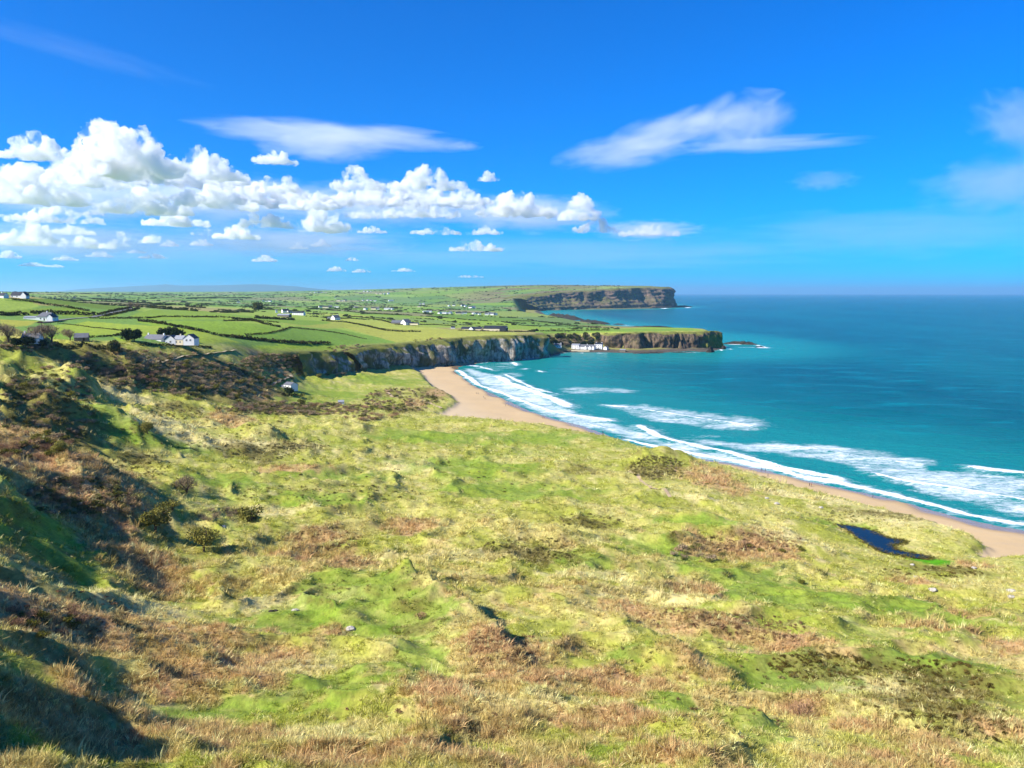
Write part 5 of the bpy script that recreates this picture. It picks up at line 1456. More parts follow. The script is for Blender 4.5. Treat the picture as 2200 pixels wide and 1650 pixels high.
_fm.materials.append(M_FRAME); _pm.materials.append(M_GLASS)
def window(parent, x, y, z, rz=0.0, s=1.0):
    o = bpy.data.objects.new('window', _fm); link(o, parent); o.location = (x, y, z); o.rotation_euler = (0, 0, rz); o.scale = (s, 1, s)
    p = bpy.data.objects.new('pane', _pm); link(p, o); p.location = (0, 0.0, 0)
def wing(parent, cx, cy, w, d, h, rise, rz, wall, roof, chim=(), wins=(), door=None, hip=0.0, gwins=()):
    m = Matrix.Translation((cx, cy, 0)) @ Matrix.Rotation(rz, 4, 'Z')
    a = mobj('wall', gable_mesh('wall', w, d, h, rise, hip), wall, parent); a.matrix_local = m
    b = mobj('roof', roof_mesh('roof', w, d, h, rise, hip=hip), roof, parent); b.matrix_local = m
    for cxx in chim:
        c = mobj('chimney', box_mesh('chimney', cxx - 0.45, cxx + 0.45, -0.4, 0.4, h + rise * 0.5, h + rise + 1.2, 0.05), wall, b)
    def lw(x, y, z, r_):
        v = m @ Vector((x, y, z)); window(parent, v.x, v.y, v.z, rz + r_)
    for x, z in wins: lw(x, -d / 2 - 0.05, z, 0)
    for y, z in gwins: lw(w / 2 + 0.05, y, z, math.pi / 2)
    if door is not None:
        v = m @ Vector((door, -d / 2 - 0.03, 0)); q = mobj('door', box_mesh('door', -0.5, 0.5, -0.04, 0.04, 0, 2.05), M_DOOR, parent)
        q.location = v; q.rotation_euler = (0, 0, rz)
def house(name, px, py, label, wings, cat='house', group=None, yaw=0.0, lift=0.0, Y=None):
    p = hit(px, py) if Y is None else (*at_y(px, Y), None)
    if p is None: return None
    face = -0.25 * math.atan2(p[0], p[1]) - R(16)          # long sides turned towards the sun so the walls look brighter
    o = empty(name, (p[0], p[1], gz(p[0], p[1]) + lift), face + R(yaw))
    tag(o, label, cat, group)
    for w_ in wings: wing(o, **w_)
    return o
W_ = lambda **k: k
# the white farmhouse on the bank
house('farmhouse', 370, 739, 'large whitewashed farmhouse with several gabled wings on the bank', [
    W_(cx=-14, cy=0, w=16, d=8, h=3.0, rise=3.0, rz=0, wall=M_WHITE, roof=M_SLATE, chim=(-7, 7), wins=((-4, 0.9), (0, 0.9), (4, 0.9)), door=2),
    W_(cx=-3.5, cy=2.5, w=8, d=7, h=2.8, rise=2.6, rz=0, wall=M_WHITE, roof=M_SLATE),
    W_(cx=2.0, cy=-1.5, w=9, d=7, h=3.2, rise=2.8, rz=-1.15, wall=M_WHITE, roof=M_DSLATE, wins=((-2, 1.0), (1.5, 1.0)), gwins=((0, 1.0),)),
    W_(cx=8.5, cy=-0.5, w=7, d=6.5, h=3.4, rise=2.4, rz=0.15, wall=M_CREAM, roof=M_TIN, chim=(0,), wins=((-1.5, 0.9), (1.5, 0.9))),
    W_(cx=17, cy=0, w=9, d=7.5, h=4.2, rise=2.8, rz=-1.2, wall=M_WHITE, roof=M_DSLATE, wins=((-2.2, 1.0), (1.6, 1.0)), gwins=((-1.5, 2.4), (1.2, 2.4))),
    W_(cx=-25, cy=3, w=8, d=5, h=2.2, rise=1.2, rz=0, wall=M_WHITE, roof=M_TIN)], yaw=-10, lift=0.3)
house('house', 92, 688, 'white roadside house with grey hipped roof and low side wing', [
    W_(cx=4, cy=0, w=13, d=10, h=3.2, rise=3.4, rz=0, wall=M_WHITE, roof=M_SLATE, chim=(0,), wins=((-3, 1), (2, 1)), door=0, hip=3.0),
    W_(cx=9.5, cy=-3, w=8, d=5, h=2.8, rise=2.4, rz=1.57, wall=M_WHITE, roof=M_DSLATE, wins=((0, 1),)),
    W_(cx=-9, cy=1, w=12, d=6, h=2.4, rise=1.0, rz=0, wall=M_WHITE, roof=M_TIN)], yaw=10)
house('house', 45, 640, 'white house with dark gables on the skyline at far left', [
    W_(cx=-3, cy=0, w=11, d=7, h=3.0, rise=3.0, rz=0, wall=M_WHITE, roof=M_DSLATE, wins=((-4, 1), (1, 1))),
    W_(cx=5.5, cy=-2, w=6, d=6, h=2.8, rise=3.4, rz=1.57, wall=M_WHITE, roof=M_DSLATE, wins=((0, 1),))], yaw=8)
house('house', 8, 640, 'grey-roofed white house at the left edge on the skyline', [W_(cx=0, cy=0, w=7, d=6, h=2.6, rise=2.4, rz=0, wall=M_WHITE, roof=M_DSLATE, chim=(-2,))], yaw=-10)
house('barn', 118, 642, 'dark square barn on the skyline beside the dark-gabled house', [W_(cx=0, cy=0, w=7, d=7, h=3.6, rise=2.2, rz=0.4, wall=M_BARN, roof=M_DSLATE)], 'barn')
house('barn', 160, 642, 'dark stone barn on the skyline, right of the square barn', [W_(cx=0, cy=0, w=8, d=7, h=3.2, rise=3.2, rz=0.5, wall=M_STONE, roof=M_DSLATE)], 'barn')
house('barn', 176, 733, 'small stone barn with grey slate roof among bare trees', [W_(cx=0, cy=0, w=8, d=5, h=2.6, rise=2.4, rz=0.5, wall=M_STONE, roof=M_SLATE, door=1.5)], 'barn')
house('house', 70, 736, 'white cottage half hidden behind the ivy-clad trees', [W_(cx=0, cy=0, w=9, d=6, h=2.8, rise=2.6, rz=0.3, wall=M_WHITE, roof=M_SLATE, chim=(-3.5,), wins=((0, 1),))])
house('cottage', 625, 838, 'small white cottage standing alone on the low meadow', [
    W_(cx=0, cy=0, w=8.5, d=6.5, h=4.4, rise=1.6, rz=-0.25, wall=M_WHITE, roof=M_SLATE, wins=((-2, 2.4), (2, 2.4)), door=0),
    W_(cx=-6, cy=-0.5, w=5, d=5, h=2.2, rise=1.2, rz=-0.25, wall=M_WHITE, roof=M_SLATE)], 'house', yaw=-10)
house('outhouse', 733, 868, 'tiny pale ruin among the dark shrubs on the meadow', [W_(cx=0, cy=0, w=4, d=3, h=1.8, rise=1.0, rz=0.4, wall=M_WHITE, roof=M_TIN)], 'ruin')
# far farm cluster
house('house', 613, 672, 'white gabled house at the top of the far farm cluster', [W_(cx=0, cy=0, w=13, d=8, h=4.0, rise=3.6, rz=0.9, wall=M_WHITE, roof=M_DSLATE, chim=(3,)), W_(cx=9, cy=1, w=9, d=6, h=2.6, rise=2.2, rz=0.9, wall=M_WHITE, roof=M_DSLATE)])
house('house', 642, 677, 'long white house with dark windows in the far farm cluster', [W_(cx=0, cy=0, w=22, d=8, h=4.2, rise=2.4, rz=0, wall=M_WHITE, roof=M_DSLATE, wins=((-8, 1.2), (-4, 1.2), (0, 1.2), (4, 1.2), (8, 1.2)))])
house('barn', 611, 681, 'pale tin-roofed barn in front of the far farm cluster', [W_(cx=0, cy=0, w=20, d=10, h=3.0, rise=2.0, rz=0, wall=M_STONE, roof=M_TIN)], 'barn')
house('outbuilding', 594, 672, 'narrow white outbuilding left of the far farm cluster', [W_(cx=0, cy=0, w=4, d=4, h=5.0, rise=1.6, rz=0.6, wall=M_WHITE, roof=M_SLATE)], 'outbuilding')
house('house', 721, 687, 'white gabled cottage right of the far farm cluster', [W_(cx=0, cy=0, w=12, d=9, h=3.4, rise=4.2, rz=1.2, wall=M_WHITE, roof=M_SLATE, chim=(4,)), W_(cx=-10, cy=1, w=8, d=6, h=2.6, rise=2, rz=0.3, wall=M_WHITE, roof=M_SLATE)])
house('barn', 864, 697, 'long grey-roofed farm building with a white gable', [W_(cx=-6, cy=1, w=22, d=12, h=3.0, rise=3.6, rz=0.1, wall=M_STONE, roof=M_SLATE), W_(cx=7, cy=-1, w=13, d=11, h=3.4, rise=5.0, rz=1.2, wall=M_WHITE, roof=M_SLATE), W_(cx=20, cy=0, w=16, d=6, h=2.2, rise=1.2, rz=0, wall=M_CREAM, roof=M_DSLATE)], 'barn')
house('barn', 1052, 711, 'long dark-roofed barns with a small white gable above the cliff', [W_(cx=-30, cy=3, w=34, d=12, h=3.0, rise=3.0, rz=0, wall=M_CREAM, roof=M_DSLATE), W_(cx=-28, cy=-5, w=9, d=7, h=3.4, rise=3.2, rz=1.57, wall=M_WHITE, roof=M_DSLATE, wins=((0, 1),)),
    W_(cx=10, cy=0, w=36, d=16, h=4.0, rise=4.4, rz=0.05, wall=M_CREAM, roof=M_BARN), W_(cx=24, cy=-3, w=14, d=10, h=4.2, rise=3.4, rz=1.57, wall=M_BARN, roof=M_BARN)], 'barn')
house('shed', 973, 706, 'tiny white shed left of the long dark barns', [W_(cx=0, cy=0, w=6, d=5, h=2.2, rise=1.6, rz=0.4, wall=M_WHITE, roof=M_DSLATE)], 'shed')
# harbour
house('cottage', 1198, 747, 'grey-roofed white cottage with two chimneys at the left of the harbour', [W_(cx=0, cy=0, w=12, d=7, h=4.0, rise=2.6, rz=0.2, wall=M_WHITE, roof=M_SLATE, chim=(-5, 5), wins=((-3, 1.2), (0, 1.2), (3, 1.2)))], 'house')
house('house', 1237, 749, 'white two-storey harbour house with grey balcony roof', [W_(cx=0, cy=0, w=12, d=8, h=6.0, rise=1.6, rz=0, wall=M_WHITE, roof=M_TIN, wins=((-4, 3.6), (0, 3.6), (4, 3.6), (-4, 0.8), (4, 0.8)), door=0)])
house('cottage_row', 1263, 750, 'row of low white harbour cottages with small gables', [W_(cx=-7, cy=0, w=14, d=7, h=4.0, rise=3.0, rz=0, wall=M_WHITE, roof=M_SLATE, chim=(-6, 6), wins=((-4, 1), (0, 1), (4, 1))), W_(cx=6, cy=0, w=12, d=7, h=4.0, rise=3.0, rz=0, wall=M_WHITE, roof=M_SLATE, chim=(5,), wins=((-3, 1), (3, 1))),
    W_(cx=-3, cy=-3, w=5, d=4, h=3.4, rise=2.6, rz=1.57, wall=M_WHITE, roof=M_SLATE), W_(cx=4, cy=-3, w=5, d=4, h=3.4, rise=2.6, rz=1.57, wall=M_WHITE, roof=M_SLATE), W_(cx=9, cy=-3, w=5, d=4, h=3.4, rise=2.6, rz=1.57, wall=M_WHITE, roof=M_SLATE)], 'house')
house('house', 1287, 749, 'tall white harbour house with two rows of dark windows', [W_(cx=0, cy=0, w=11, d=8, h=7.4, rise=1.8, rz=0, wall=M_WHITE, roof=M_DSLATE, chim=(-4.5, 4.5), wins=((-3.5, 4.6), (0, 4.6), (3.5, 4.6), (-3.5, 1.0), (3.5, 1.0)), door=0)])
house('boathouse', 1302, 751, 'small white boathouse right of the tall harbour house', [W_(cx=0, cy=0, w=7, d=6, h=3.4, rise=1.8, rz=1.3, wall=M_WHITE, roof=M_SLATE, door=0)], 'boathouse')
house('shed', 1338, 756, 'pale stone shed below the headland cliff', [W_(cx=0, cy=0, w=9, d=5, h=3.2, rise=0.9, rz=0, wall=M_STONE, roof=M_TIN)], 'shed')
q = mobj('quay_wall', box_mesh('quay_wall', -14, 14, -1.2, 1.2, -1.5, 1.6, 0.15), M_CREAM); p = at_z(1247, 755.5, 0.5); q.location = (float(p[0]), float(p[1]), 1.2); q.rotation_euler = (0, 0, -0.1)
tag(q, 'low pale harbour wall in front of the white cottages', 'wall')

# tiny houses scattered over the far land
PROTO = {}
def tiny_house(px, py, label, group, k, size=1.0, yaw=0.0):
    p = hit(px, py, 600)
    if p is None: return
    if k not in PROTO:
        w, d, h, rise, wall, roof = [(14, 8, 3.6, 3.0, M_WHITE, M_DSLATE), (10, 8, 3.6, 3.8, M_WHITE, M_SLATE), (22, 9, 3.4, 2.2, M_WHITE, M_TIN), (18, 8, 4.4, 2.8, M_CREAM, M_DSLATE)][k]
        a, b = gable_mesh('wall', w, d, h, rise), roof_mesh('roof', w, d, h, rise); a.materials.append(wall); b.materials.append(roof)
        PROTO[k] = (a, b)
    o = empty('house', (p[0], p[1], gz(p[0], p[1])), -0.2 * math.atan2(p[0], p[1]) - R(25) + R(yaw)); o.scale = (size, size, size)
    tag(o, label, 'house', group)
    for nme, m in zip(('wall', 'roof'), PROTO[k]): link(bpy.data.objects.new(nme, m), o)
_rh = random.Random(3)
for row, lab, sz in [
    ([(945, 674), (953, 674), (960, 674), (968, 674), (985, 675), (992, 675), (998, 674), (1018, 675), (1024, 675), (1030, 676), (1045, 677), (1052, 676), (1058, 677), (1064, 677)], 'white house in the long row along the far field road', 0.95),
    ([(785, 665), (803, 665), (812, 665), (832, 665), (840, 665)], 'white house in the middle of the distant fields below the brown field', 1.0),
    ([(690, 661), (700, 662), (710, 661), (723, 661)], 'white-gabled house in the short distant terrace left of the brown field', 1.0),
    ([(728, 647), (736, 647), (742, 647), (780, 646), (790, 646), (797, 646), (806, 647), (840, 647)], 'tiny white house in the far village around the brown field', 1.2),
    ([(965, 658), (975, 657), (995, 658), (1000, 659), (1012, 662), (1018, 662)], 'tiny white farm on the far slope below the moor', 1.1),
    ([(903, 654), (910, 654), (915, 671), (921, 671)], 'tiny grey farm in the far green fields', 1.0),
    ([(668, 629), (676, 629), (684, 629), (692, 629), (700, 629)], 'tiny white house on the far skyline beside the blue hills', 1.4),
    ([(782, 627), (790, 627), (797, 627), (810, 632), (818, 632), (826, 632), (834, 632)], 'tiny white house on the far skyline near the dark wood', 1.4),
    ([(72, 624), (80, 624), (95, 624), (104, 624), (113, 627), (124, 628)], 'tiny white house on the left skyline behind the barns', 1.3),
    ([(512, 650), (572, 648), (580, 648), (565, 648)], 'tiny white farm in the flat middle distance left of the tree clump', 1.1),
    ([(720, 641), (765, 662), (900, 660)], 'single tiny white house among the distant fields', 1.0)]:
    for (px, py) in row:
        tiny_house(px, py, lab, lab.replace('tiny ', ''), _rh.choice([0, 0, 1, 1, 2, 3]), sz * _rh.uniform(0.75, 1.15), _rh.uniform(-50, 50))

# ------------------------------------------------------------------ roads and paths
def ribbon(name, pts, width, mat, lift=0.06):
    W = [hit(*p) for p in pts]; W = [(p[0], p[1]) for p in W if p]
    P, u = resample(W, max(width * 0.5, 1.0)); N = normals2d(P)
    L, Rr = P + N * width / 2, P - N * width / 2
    zc = np.maximum(ground(P[:, 0], P[:, 1]), np.maximum(ground(L[:, 0], L[:, 1]), ground(Rr[:, 0], Rr[:, 1]))) + lift
    V = np.concatenate([np.column_stack([L, zc]), np.column_stack([Rr, zc])]); n = len(P)
    q = np.array([(i, i + 1, n + i + 1, n + i) for i in range(n - 1)])
    me = mesh_np(name, V, q)
    o = mobj(name, me, mat)
    if me.polygons[0].normal.z < 0: me.flip_normals()
    tag(o, kind='structure')
M_ROAD = plain('worn_asphalt', lin(150, 150, 148) * 0.55, 0.9, 0.1, 0.15, 0.2)
M_TRACK = plain('gravel_track', lin(206, 188, 156) * 0.7, 0.95, 0.05, 0.2, 0.3)
M_PATH = plain('sandy_path', lin(212, 186, 150) * 0.7, 0.95, 0.05, 0.2, 0.3)
ribbon('road', [(82, 694), (109, 691), (136, 687), (177, 683), (198, 681.5), (232, 675), (266, 667.5), (286, 663)], 6.5, M_ROAD, 0.15)
ribbon('path', [(585, 830), (598, 822), (612, 815), (628, 810), (622, 806)], 2.6, M_TRACK)
ribbon('path', [(338, 779), (360, 775), (390, 768), (405, 764), (430, 763), (455, 760), (480, 757), (505, 753)], 2.0, M_TRACK)
ribbon('path', [(830, 838), (836, 846), (842, 852), (856, 854), (868, 857)], 2.2, M_PATH)
ribbon('path', [(905, 858), (920, 864), (938, 872), (948, 878)], 2.2, M_PATH)
ribbon('path', [(1352, 1012), (1372, 1025), (1384, 1038), (1400, 1050), (1440, 1068)], 1.5, M_PATH)
ribbon('path', [(1450, 1012), (1456, 1004), (1464, 1008)], 1.0, M_PATH)

# ------------------------------------------------------------------ cars at the roadside house and farm
def car(px, py, label, paint, yaw):
    p = hit(px, py)
    o = empty('car', (p[0], p[1], p[2]), R(yaw)); tag(o, label, 'car')
    bm = bmesh.new()
    prof = [(-2.1, 0.35), (-2.1, 0.8), (-1.2, 0.95), (-0.7, 1.4), (0.9, 1.42), (1.6, 0.95), (2.1, 0.9), (2.15, 0.4)]
    a = [bm.verts.new((x, -0.82, z)) for x, z in prof]; b = [bm.verts.new((x, 0.82, z)) for x, z in prof]
    bm.faces.new(a); bm.faces.new(b[::-1]); n = len(prof)
    for i in range(n): bm.faces.new((a[i], b[i], b[(i + 1) % n], a[(i + 1) % n]))
    bmesh.ops.bevel(bm, geom=bm.edges[:], offset=0.08, segments=2, affect='EDGES')
    me = bpy.data.meshes.new('body'); bm.to_mesh(me); bm.free(); mobj('body', me, paint, o)
    mobj('window', box_mesh('window', -0.75, 1.0, -0.85, 0.85, 1.0, 1.32, 0.05), M_GLASS, o)
    for x in (-1.3, 1.3):
        for y in (-0.78, 0.78):
            bm = bmesh.new(); bmesh.ops.create_cone(bm, cap_ends=True, segments=16, radius1=0.33, radius2=0.33, depth=0.22, matrix=Matrix.Translation((x, y, 0.33)) @ Matrix.Rotation(math.pi / 2, 4, 'X'))
            me = bpy.data.meshes.new('wheel'); bm.to_mesh(me); bm.free(); mobj('wheel', me, M_TYRE, o)
M_TYRE = plain('tyre_rubber', (0.02, 0.02, 0.02), 0.8, 0.2, 0.1, 4)
car(420, 744, 'white car parked below the right end of the white farmhouse', plain('white_car_paint', (0.75, 0.75, 0.73), 0.25, 0.5, 0.03, 2), 20)
car(107, 690, 'pale car parked in front of the white roadside house', plain('silver_car_paint', (0.6, 0.62, 0.64), 0.25, 0.5, 0.03, 2), 10)
car(86, 694, 'dark red car on the road below the white roadside house', plain('red_car_paint', (0.18, 0.03, 0.03), 0.25, 0.5, 0.03, 2), 15)

# ------------------------------------------------------------------ people on the beach
def body_mesh(seed, stride, arm):
    """one continuous skinned figure 1.74 m tall, walking along +x"""
    J = [((0, 0, 0.95), 0.15), ((0.01, 0, 1.18), 0.145), ((0.02, 0, 1.40), 0.16), ((0.03, 0, 1.50), 0.06), ((0.05, 0, 1.58), 0.085), ((0.055, 0, 1.69), 0.09),
         ((0, 0.10, 0.90), 0.105), ((0.16 * stride, 0.11, 0.49), 0.075), ((0.26 * stride - 0.06, 0.11, 0.09), 0.05), ((0.26 * stride + 0.12, 0.12, 0.04), 0.042),
         ((0, -0.10, 0.90), 0.105), ((-0.06 * stride, -0.11, 0.49), 0.075), ((-0.30 * stride, -0.11, 0.10), 0.05), ((-0.30 * stride + 0.17, -0.12, 0.04), 0.042),
         ((0.02, 0.20, 1.40), 0.07), ((-0.10 * arm, 0.25, 1.12), 0.052), ((0.08 * arm, 0.24, 0.90), 0.042), ((0.11 * arm, 0.24, 0.82), 0.045),
         ((0.02, -0.20, 1.40), 0.07), ((0.10 * arm, -0.25, 1.12), 0.052), ((0.24 * arm, -0.24, 0.92), 0.042), ((0.28 * arm, -0.24, 0.85), 0.045)]
    E = [(0, 1), (1, 2), (2, 3), (3, 4), (4, 5), (0, 6), (6, 7), (7, 8), (8, 9), (0, 10), (10, 11), (11, 12), (12, 13), (2, 14), (14, 15), (15, 16), (16, 17), (2, 18), (18, 19), (19, 20), (20, 21)]
    me = bpy.data.meshes.new('person'); me.from_pydata([j[0] for j in J], E, [])
    o = bpy.data.objects.new('tmp', me); COL.objects.link(o)
    md = o.modifiers.new('skin', 'SKIN')
    for i, s in enumerate(me.skin_vertices[0].data):
        s.radius = (J[i][1], J[i][1]); s.use_root = (i == 0)
    o.modifiers.new('sub', 'SUBSURF').levels = 1
    ev = o.evaluated_get(bpy.context.evaluated_depsgraph_get())
    out = bpy.data.meshes.new_from_object(ev)
    bpy.data.objects.remove(o)
    return out
def clothes_material(name, coat, legs):
    t = NT(name)
    sep = t.new('ShaderNodeSeparateXYZ'); t.l.new(t.coord('Object'), sep.inputs[0])
    z = sep.outputs[2]
    c = t.mix(t.rng(z, 0.86, 0.88), tuple(legs), tuple(coat))
    c = t.mix(t.rng(z, 1.47, 1.49), c, (0.45, 0.27, 0.19))
    c = t.mix(t.rng(z, 0.07, 0.09, 1.0, 0.0), c, (0.02, 0.02, 0.02))
    t.bsdf(c, 0.85, 0.2)
    return t.m
BODIES = [body_mesh(1, 1.0, 1.0), body_mesh(2, -0.8, -0.8), body_mesh(3, 0.35, 0.3)]
CLOTH = [clothes_material('dark_clothes', (0.02, 0.025, 0.04), (0.03, 0.03, 0.04)), clothes_material('red_coat_clothes', (0.25, 0.03, 0.04), (0.03, 0.03, 0.05)),
         clothes_material('blue_coat_clothes', (0.03, 0.06, 0.16), (0.02, 0.02, 0.03)), clothes_material('grey_clothes', (0.10, 0.10, 0.11), (0.03, 0.03, 0.04))]
M_HAIR = plain('dark_hair', (0.03, 0.02, 0.015), 0.7, 0.2, 0.2, 9)
bm = bmesh.new(); bmesh.ops.create_icosphere(bm, subdivisions=2, radius=0.105, matrix=Matrix.Translation((0.045, 0, 1.70)) @ Matrix.Diagonal((1.05, 0.98, 0.95, 1)))
bmesh.ops.delete(bm, geom=[v for v in bm.verts if v.co.z < 1.66 and v.co.x > 0.03], context='VERTS')
_hair = bpy.data.meshes.new('hair'); bm.to_mesh(_hair); bm.free(); _hair.materials.append(M_HAIR)
def person(px, py, label, b, c, yaw):
    x, y = at_z(px, py, 0.6); x, y = float(x), float(y)
    z = gz(x, y); x, y = at_z(px, py, max(z, 0.02)); x, y = float(x), float(y)
    me = BODIES[b].copy(); me.materials.clear(); me.materials.append(CLOTH[c])
    o = bpy.data.objects.new('person', me); link(o); o.location = (x, y, max(gz(x, y), 0.0)); o.rotation_euler = (0, 0, R(yaw))
    tag(o, label, 'person')
    link(bpy.data.objects.new('hair', _hair), o)
for a in [
    (1024, 847, 'person in dark clothes on the sand, left of a pair far up the beach', 0, 0, 40), (1028, 847, 'person in dark clothes on the sand, right of a pair far up the beach', 2, 3, 40),
    (1039, 855, 'person in grey, nearest the dunes of a far group on the sand', 0, 3, 70), (1042, 858, 'person in dark coat in the far group on the sand', 1, 0, 70),
    (1086, 873, 'person in dark clothes on the wet sand mirrored in the water film', 0, 0, 20), (1092, 872, 'person in blue-grey on the wet sand beside the dark one', 2, 2, 20),
    (1166, 899, 'left one of three walkers at the water on the middle beach', 0, 0, 15), (1169, 899, 'middle one of three walkers at the water on the middle beach', 1, 1, 15),
    (1294, 931, 'left walker of a pair where the beach narrows', 0, 0, 10), (1296, 931, 'right walker of a pair where the beach narrows', 1, 3, 10),
    (1335, 944, 'leftmost of three dark walkers just above the dune edge', 0, 0, 0), (1338, 944, 'middle one of three dark walkers just above the dune edge', 1, 2, 0), (1341, 944, 'rightmost of three dark walkers just above the dune edge', 2, 0, 0),
    (1485, 981, 'single dark figure at the water beyond the brown dune', 0, 0, 0), (1536, 993, 'single dark figure on the wet sand above the brown dune', 2, 0, 0),
    (1636, 1011, 'person in blue standing on the wet sand', 0, 2, -10), (1644, 1012, 'person in grey beside the one in blue on the wet sand', 1, 3, 180),
    (1650, 1024, 'lone dark walker close under the dune edge', 1, 0, -10),
    (1739, 1045, 'left person of the pair on the dry sand', 0, 0, -15), (1743, 1045, 'right person in reddish coat of the pair on the dry sand', 2, 1, -15),
    (1875, 1069, 'lone dark figure near the water at the wide end of the beach', 2, 0, -20), (1674, 1008, 'person standing in the shallow foam', 2, 0, 90)]:
    person(*a)

# ------------------------------------------------------------------ stones, driftwood and dead stems
M_PALEROCK = plain('pale_stone', lin(214, 206, 192) * 0.7, 0.95, 0.1, 0.25, 2.0, 0.4)
def stone(px, py, wpx, label, seed, mat=None, flat=0.6):
    p = hit(px, py); s = wpx * math.hypot(p[0], p[1]) / F / 2
    bm = bmesh.new(); bmesh.ops.create_icosphere(bm, subdivisions=3, radius=1)
    for v in bm.verts:
        n = v.co.normalized(); k = 1 + 0.35 * mnoise_(n * 1.6 + Vector((seed * 5, 0, 0))) + 0.15 * mnoise_(n * 4 + Vector((seed, 3, 0)))
        v.co = Vector((n.x * s * k, n.y * s * k * 0.8, n.z * s * flat * k))
    me = bpy.data.meshes.new('stone'); bm.to_mesh(me); bm.free()
    o = mobj('stone', me, mat or M_PALEROCK, None, (p[0], p[1], p[2] + s * flat * 0.15)); tag(o, label, 'stone')
from mathutils import noise as _mn
mnoise_ = lambda v: _mn.noise(v)
M_DKROCK = plain('dark_stone', lin(90, 84, 76) * 0.5, 0.95, 0.1, 0.3, 2.0, 0.4)
for i, a in enumerate([(583, 1314, 12, 'dark stone on the bright green slope, left of a pale one'), (592, 1313, 10, 'pale stone beside the dark stone on the bright green slope'), (634, 1312, 14, 'pale stone alone on the green slope'),
    (752, 1352, 20, 'mossy boulder with a shadow on the green slope'), (2004, 1269, 16, 'pale stone on the turf at lower right'), (2172, 1271, 16, 'pale stone near the right edge of the turf'), (2172, 1283, 12, 'smaller pale stone near the right edge of the turf'),
    (1968, 1240, 8, 'small white stone on the wet ground below the pond'), (2092, 1221, 10, 'white stone beside the dark muddy ground'), (1647, 1071, 9, 'white stone on the flat turf behind the dune ridge'), (1668, 1083, 12, 'flat pale stone on the turf behind the dune ridge'),
    (1764, 1091, 9, 'pale stone at the foot of the dune ridge'), (480, 1132, 10, 'white stone at the left end of a mossy bank'), (1960, 1214, 8, 'small white stone by the marsh')]):
    stone(a[0], a[1], a[2], a[3], i, M_DKROCK if 'dark stone on' in a[3] else None)
def stick(pxa, pya, lpx, ang, label, r=0.035, lift=0.25):
    p = hit(pxa, pya); d = math.hypot(p[0], p[1]); L = lpx * d / F
    bm = bmesh.new(); pts = []
    e = Vector((math.cos(ang), 0.15, math.sin(ang)))
    n = 5
    for k in range(n + 1): pts.append(e * (L * k / n) + Vector((0, 0, 0.04 * L * math.sin(k * 1.3))))
    for k in range(n): limb(bm, pts[k], pts[k + 1], r * (1 - 0.12 * k), r * (1 - 0.12 * (k + 1)), 6)
    me = bpy.data.meshes.new('stick'); bm.to_mesh(me); bm.free()
    o = mobj('bleached_stick', me, M_PALETWIG, None, (p[0], p[1], p[2] - 0.05)); tag(o, label, 'stick')
stick(890, 1649, 46, 2.45, 'white bleached stick leaning left at the bottom edge', 0.06)
stick(1440, 1625, 60, 2.3, 'long pale dead stem lying on the orange bracken', 0.035)
stick(1533, 1640, 40, 1.5, 'thin upright pale stem at the bottom right of centre', 0.02)

# pale dead shrub close to the viewpoint, bottom left corner
def near_shrub():
    x, y = -16.2, 23.4
    z = gz(x, y)
    o = empty('dead_shrub', (x, y, z)); o.scale = (1.7, 1.7, 1.8); tag(o, 'pale leafless shrub close by in the bottom left corner', 'shrub')
    rs = random.Random(4)
    for s in range(9):
        bm = bmesh.new()
        def grow(a, d, L, r, lev):
            b = a + d * L; limb(bm, a, b, r, r * 0.65, 5)
            if lev == 0: return
            for k in range(3):
                nd = (d + Vector((rs.uniform(-1, 1), rs.uniform(-1, 1), rs.uniform(-0.2, 0.7))) * 0.55).normalized()
                grow(a + d * L * rs.uniform(0.5, 1.0), nd, L * rs.uniform(0.5, 0.8), r * 0.55, lev - 1)
        an = rs.random() * 6.28
        grow(Vector((0.15 * math.cos(an), 0.15 * math.sin(an), -0.2)), Vector((0.55 * math.cos(an), 0.55 * math.sin(an), 1)).normalized(), rs.uniform(0.7, 1.1), 0.022, 3)
        me = bpy.data.meshes.new('branch'); bm.to_mesh(me); bm.free(); mobj('branch', me, M_PALETWIG, o)
near_shrub()
# ================================================================== clouds
from mathutils import noise as mnoise
def volume_material(name, density, aniso=0.35, colour=(1, 1, 1)):
    t = NT(name)
    v = t.new('ShaderNodeVolumePrincipled')
    v.inputs['Color'].default_value = (*colour, 1)
    v.inputs['Density'].default_value = density
    v.inputs['Anisotropy'].default_value = aniso
    t.l.new(v.outputs[0], t.out.inputs['Volume'])
    return t.m

def voxel_union(spheres, voxel):
    bm = bmesh.new()
    for (x, y, z, r, fz) in spheres:
        m = Matrix.Translation((x, y, z)) @ Matrix.Diagonal((r, r, r * fz, 1))
        bmesh.ops.create_icosphere(bm, subdivisions=2, radius=1, matrix=m)
    me = bpy.data.meshes.new('tmp'); bm.to_mesh(me); bm.free()
    o = bpy.data.objects.new('tmp', me); COL.objects.link(o)
    md = o.modifiers.new('r', 'REMESH'); md.mode = 'VOXEL'; md.voxel_size = voxel
    dg = bpy.context.evaluated_depsgraph_get()
    ev = o.evaluated_get(dg)
    out = bpy.data.meshes.new_from_object(ev)
    bpy.data.objects.remove(o); bpy.data.meshes.remove(me)
    return out

def cloud_place(o, px, py, D):
    dx, dy, dz = (float(v) for v in ray(px, py))
    o.location = (dx * D, dy * D, EYE + dz * D)
    o.rotation_euler = (0, 0, -math.atan2(dx, dy))

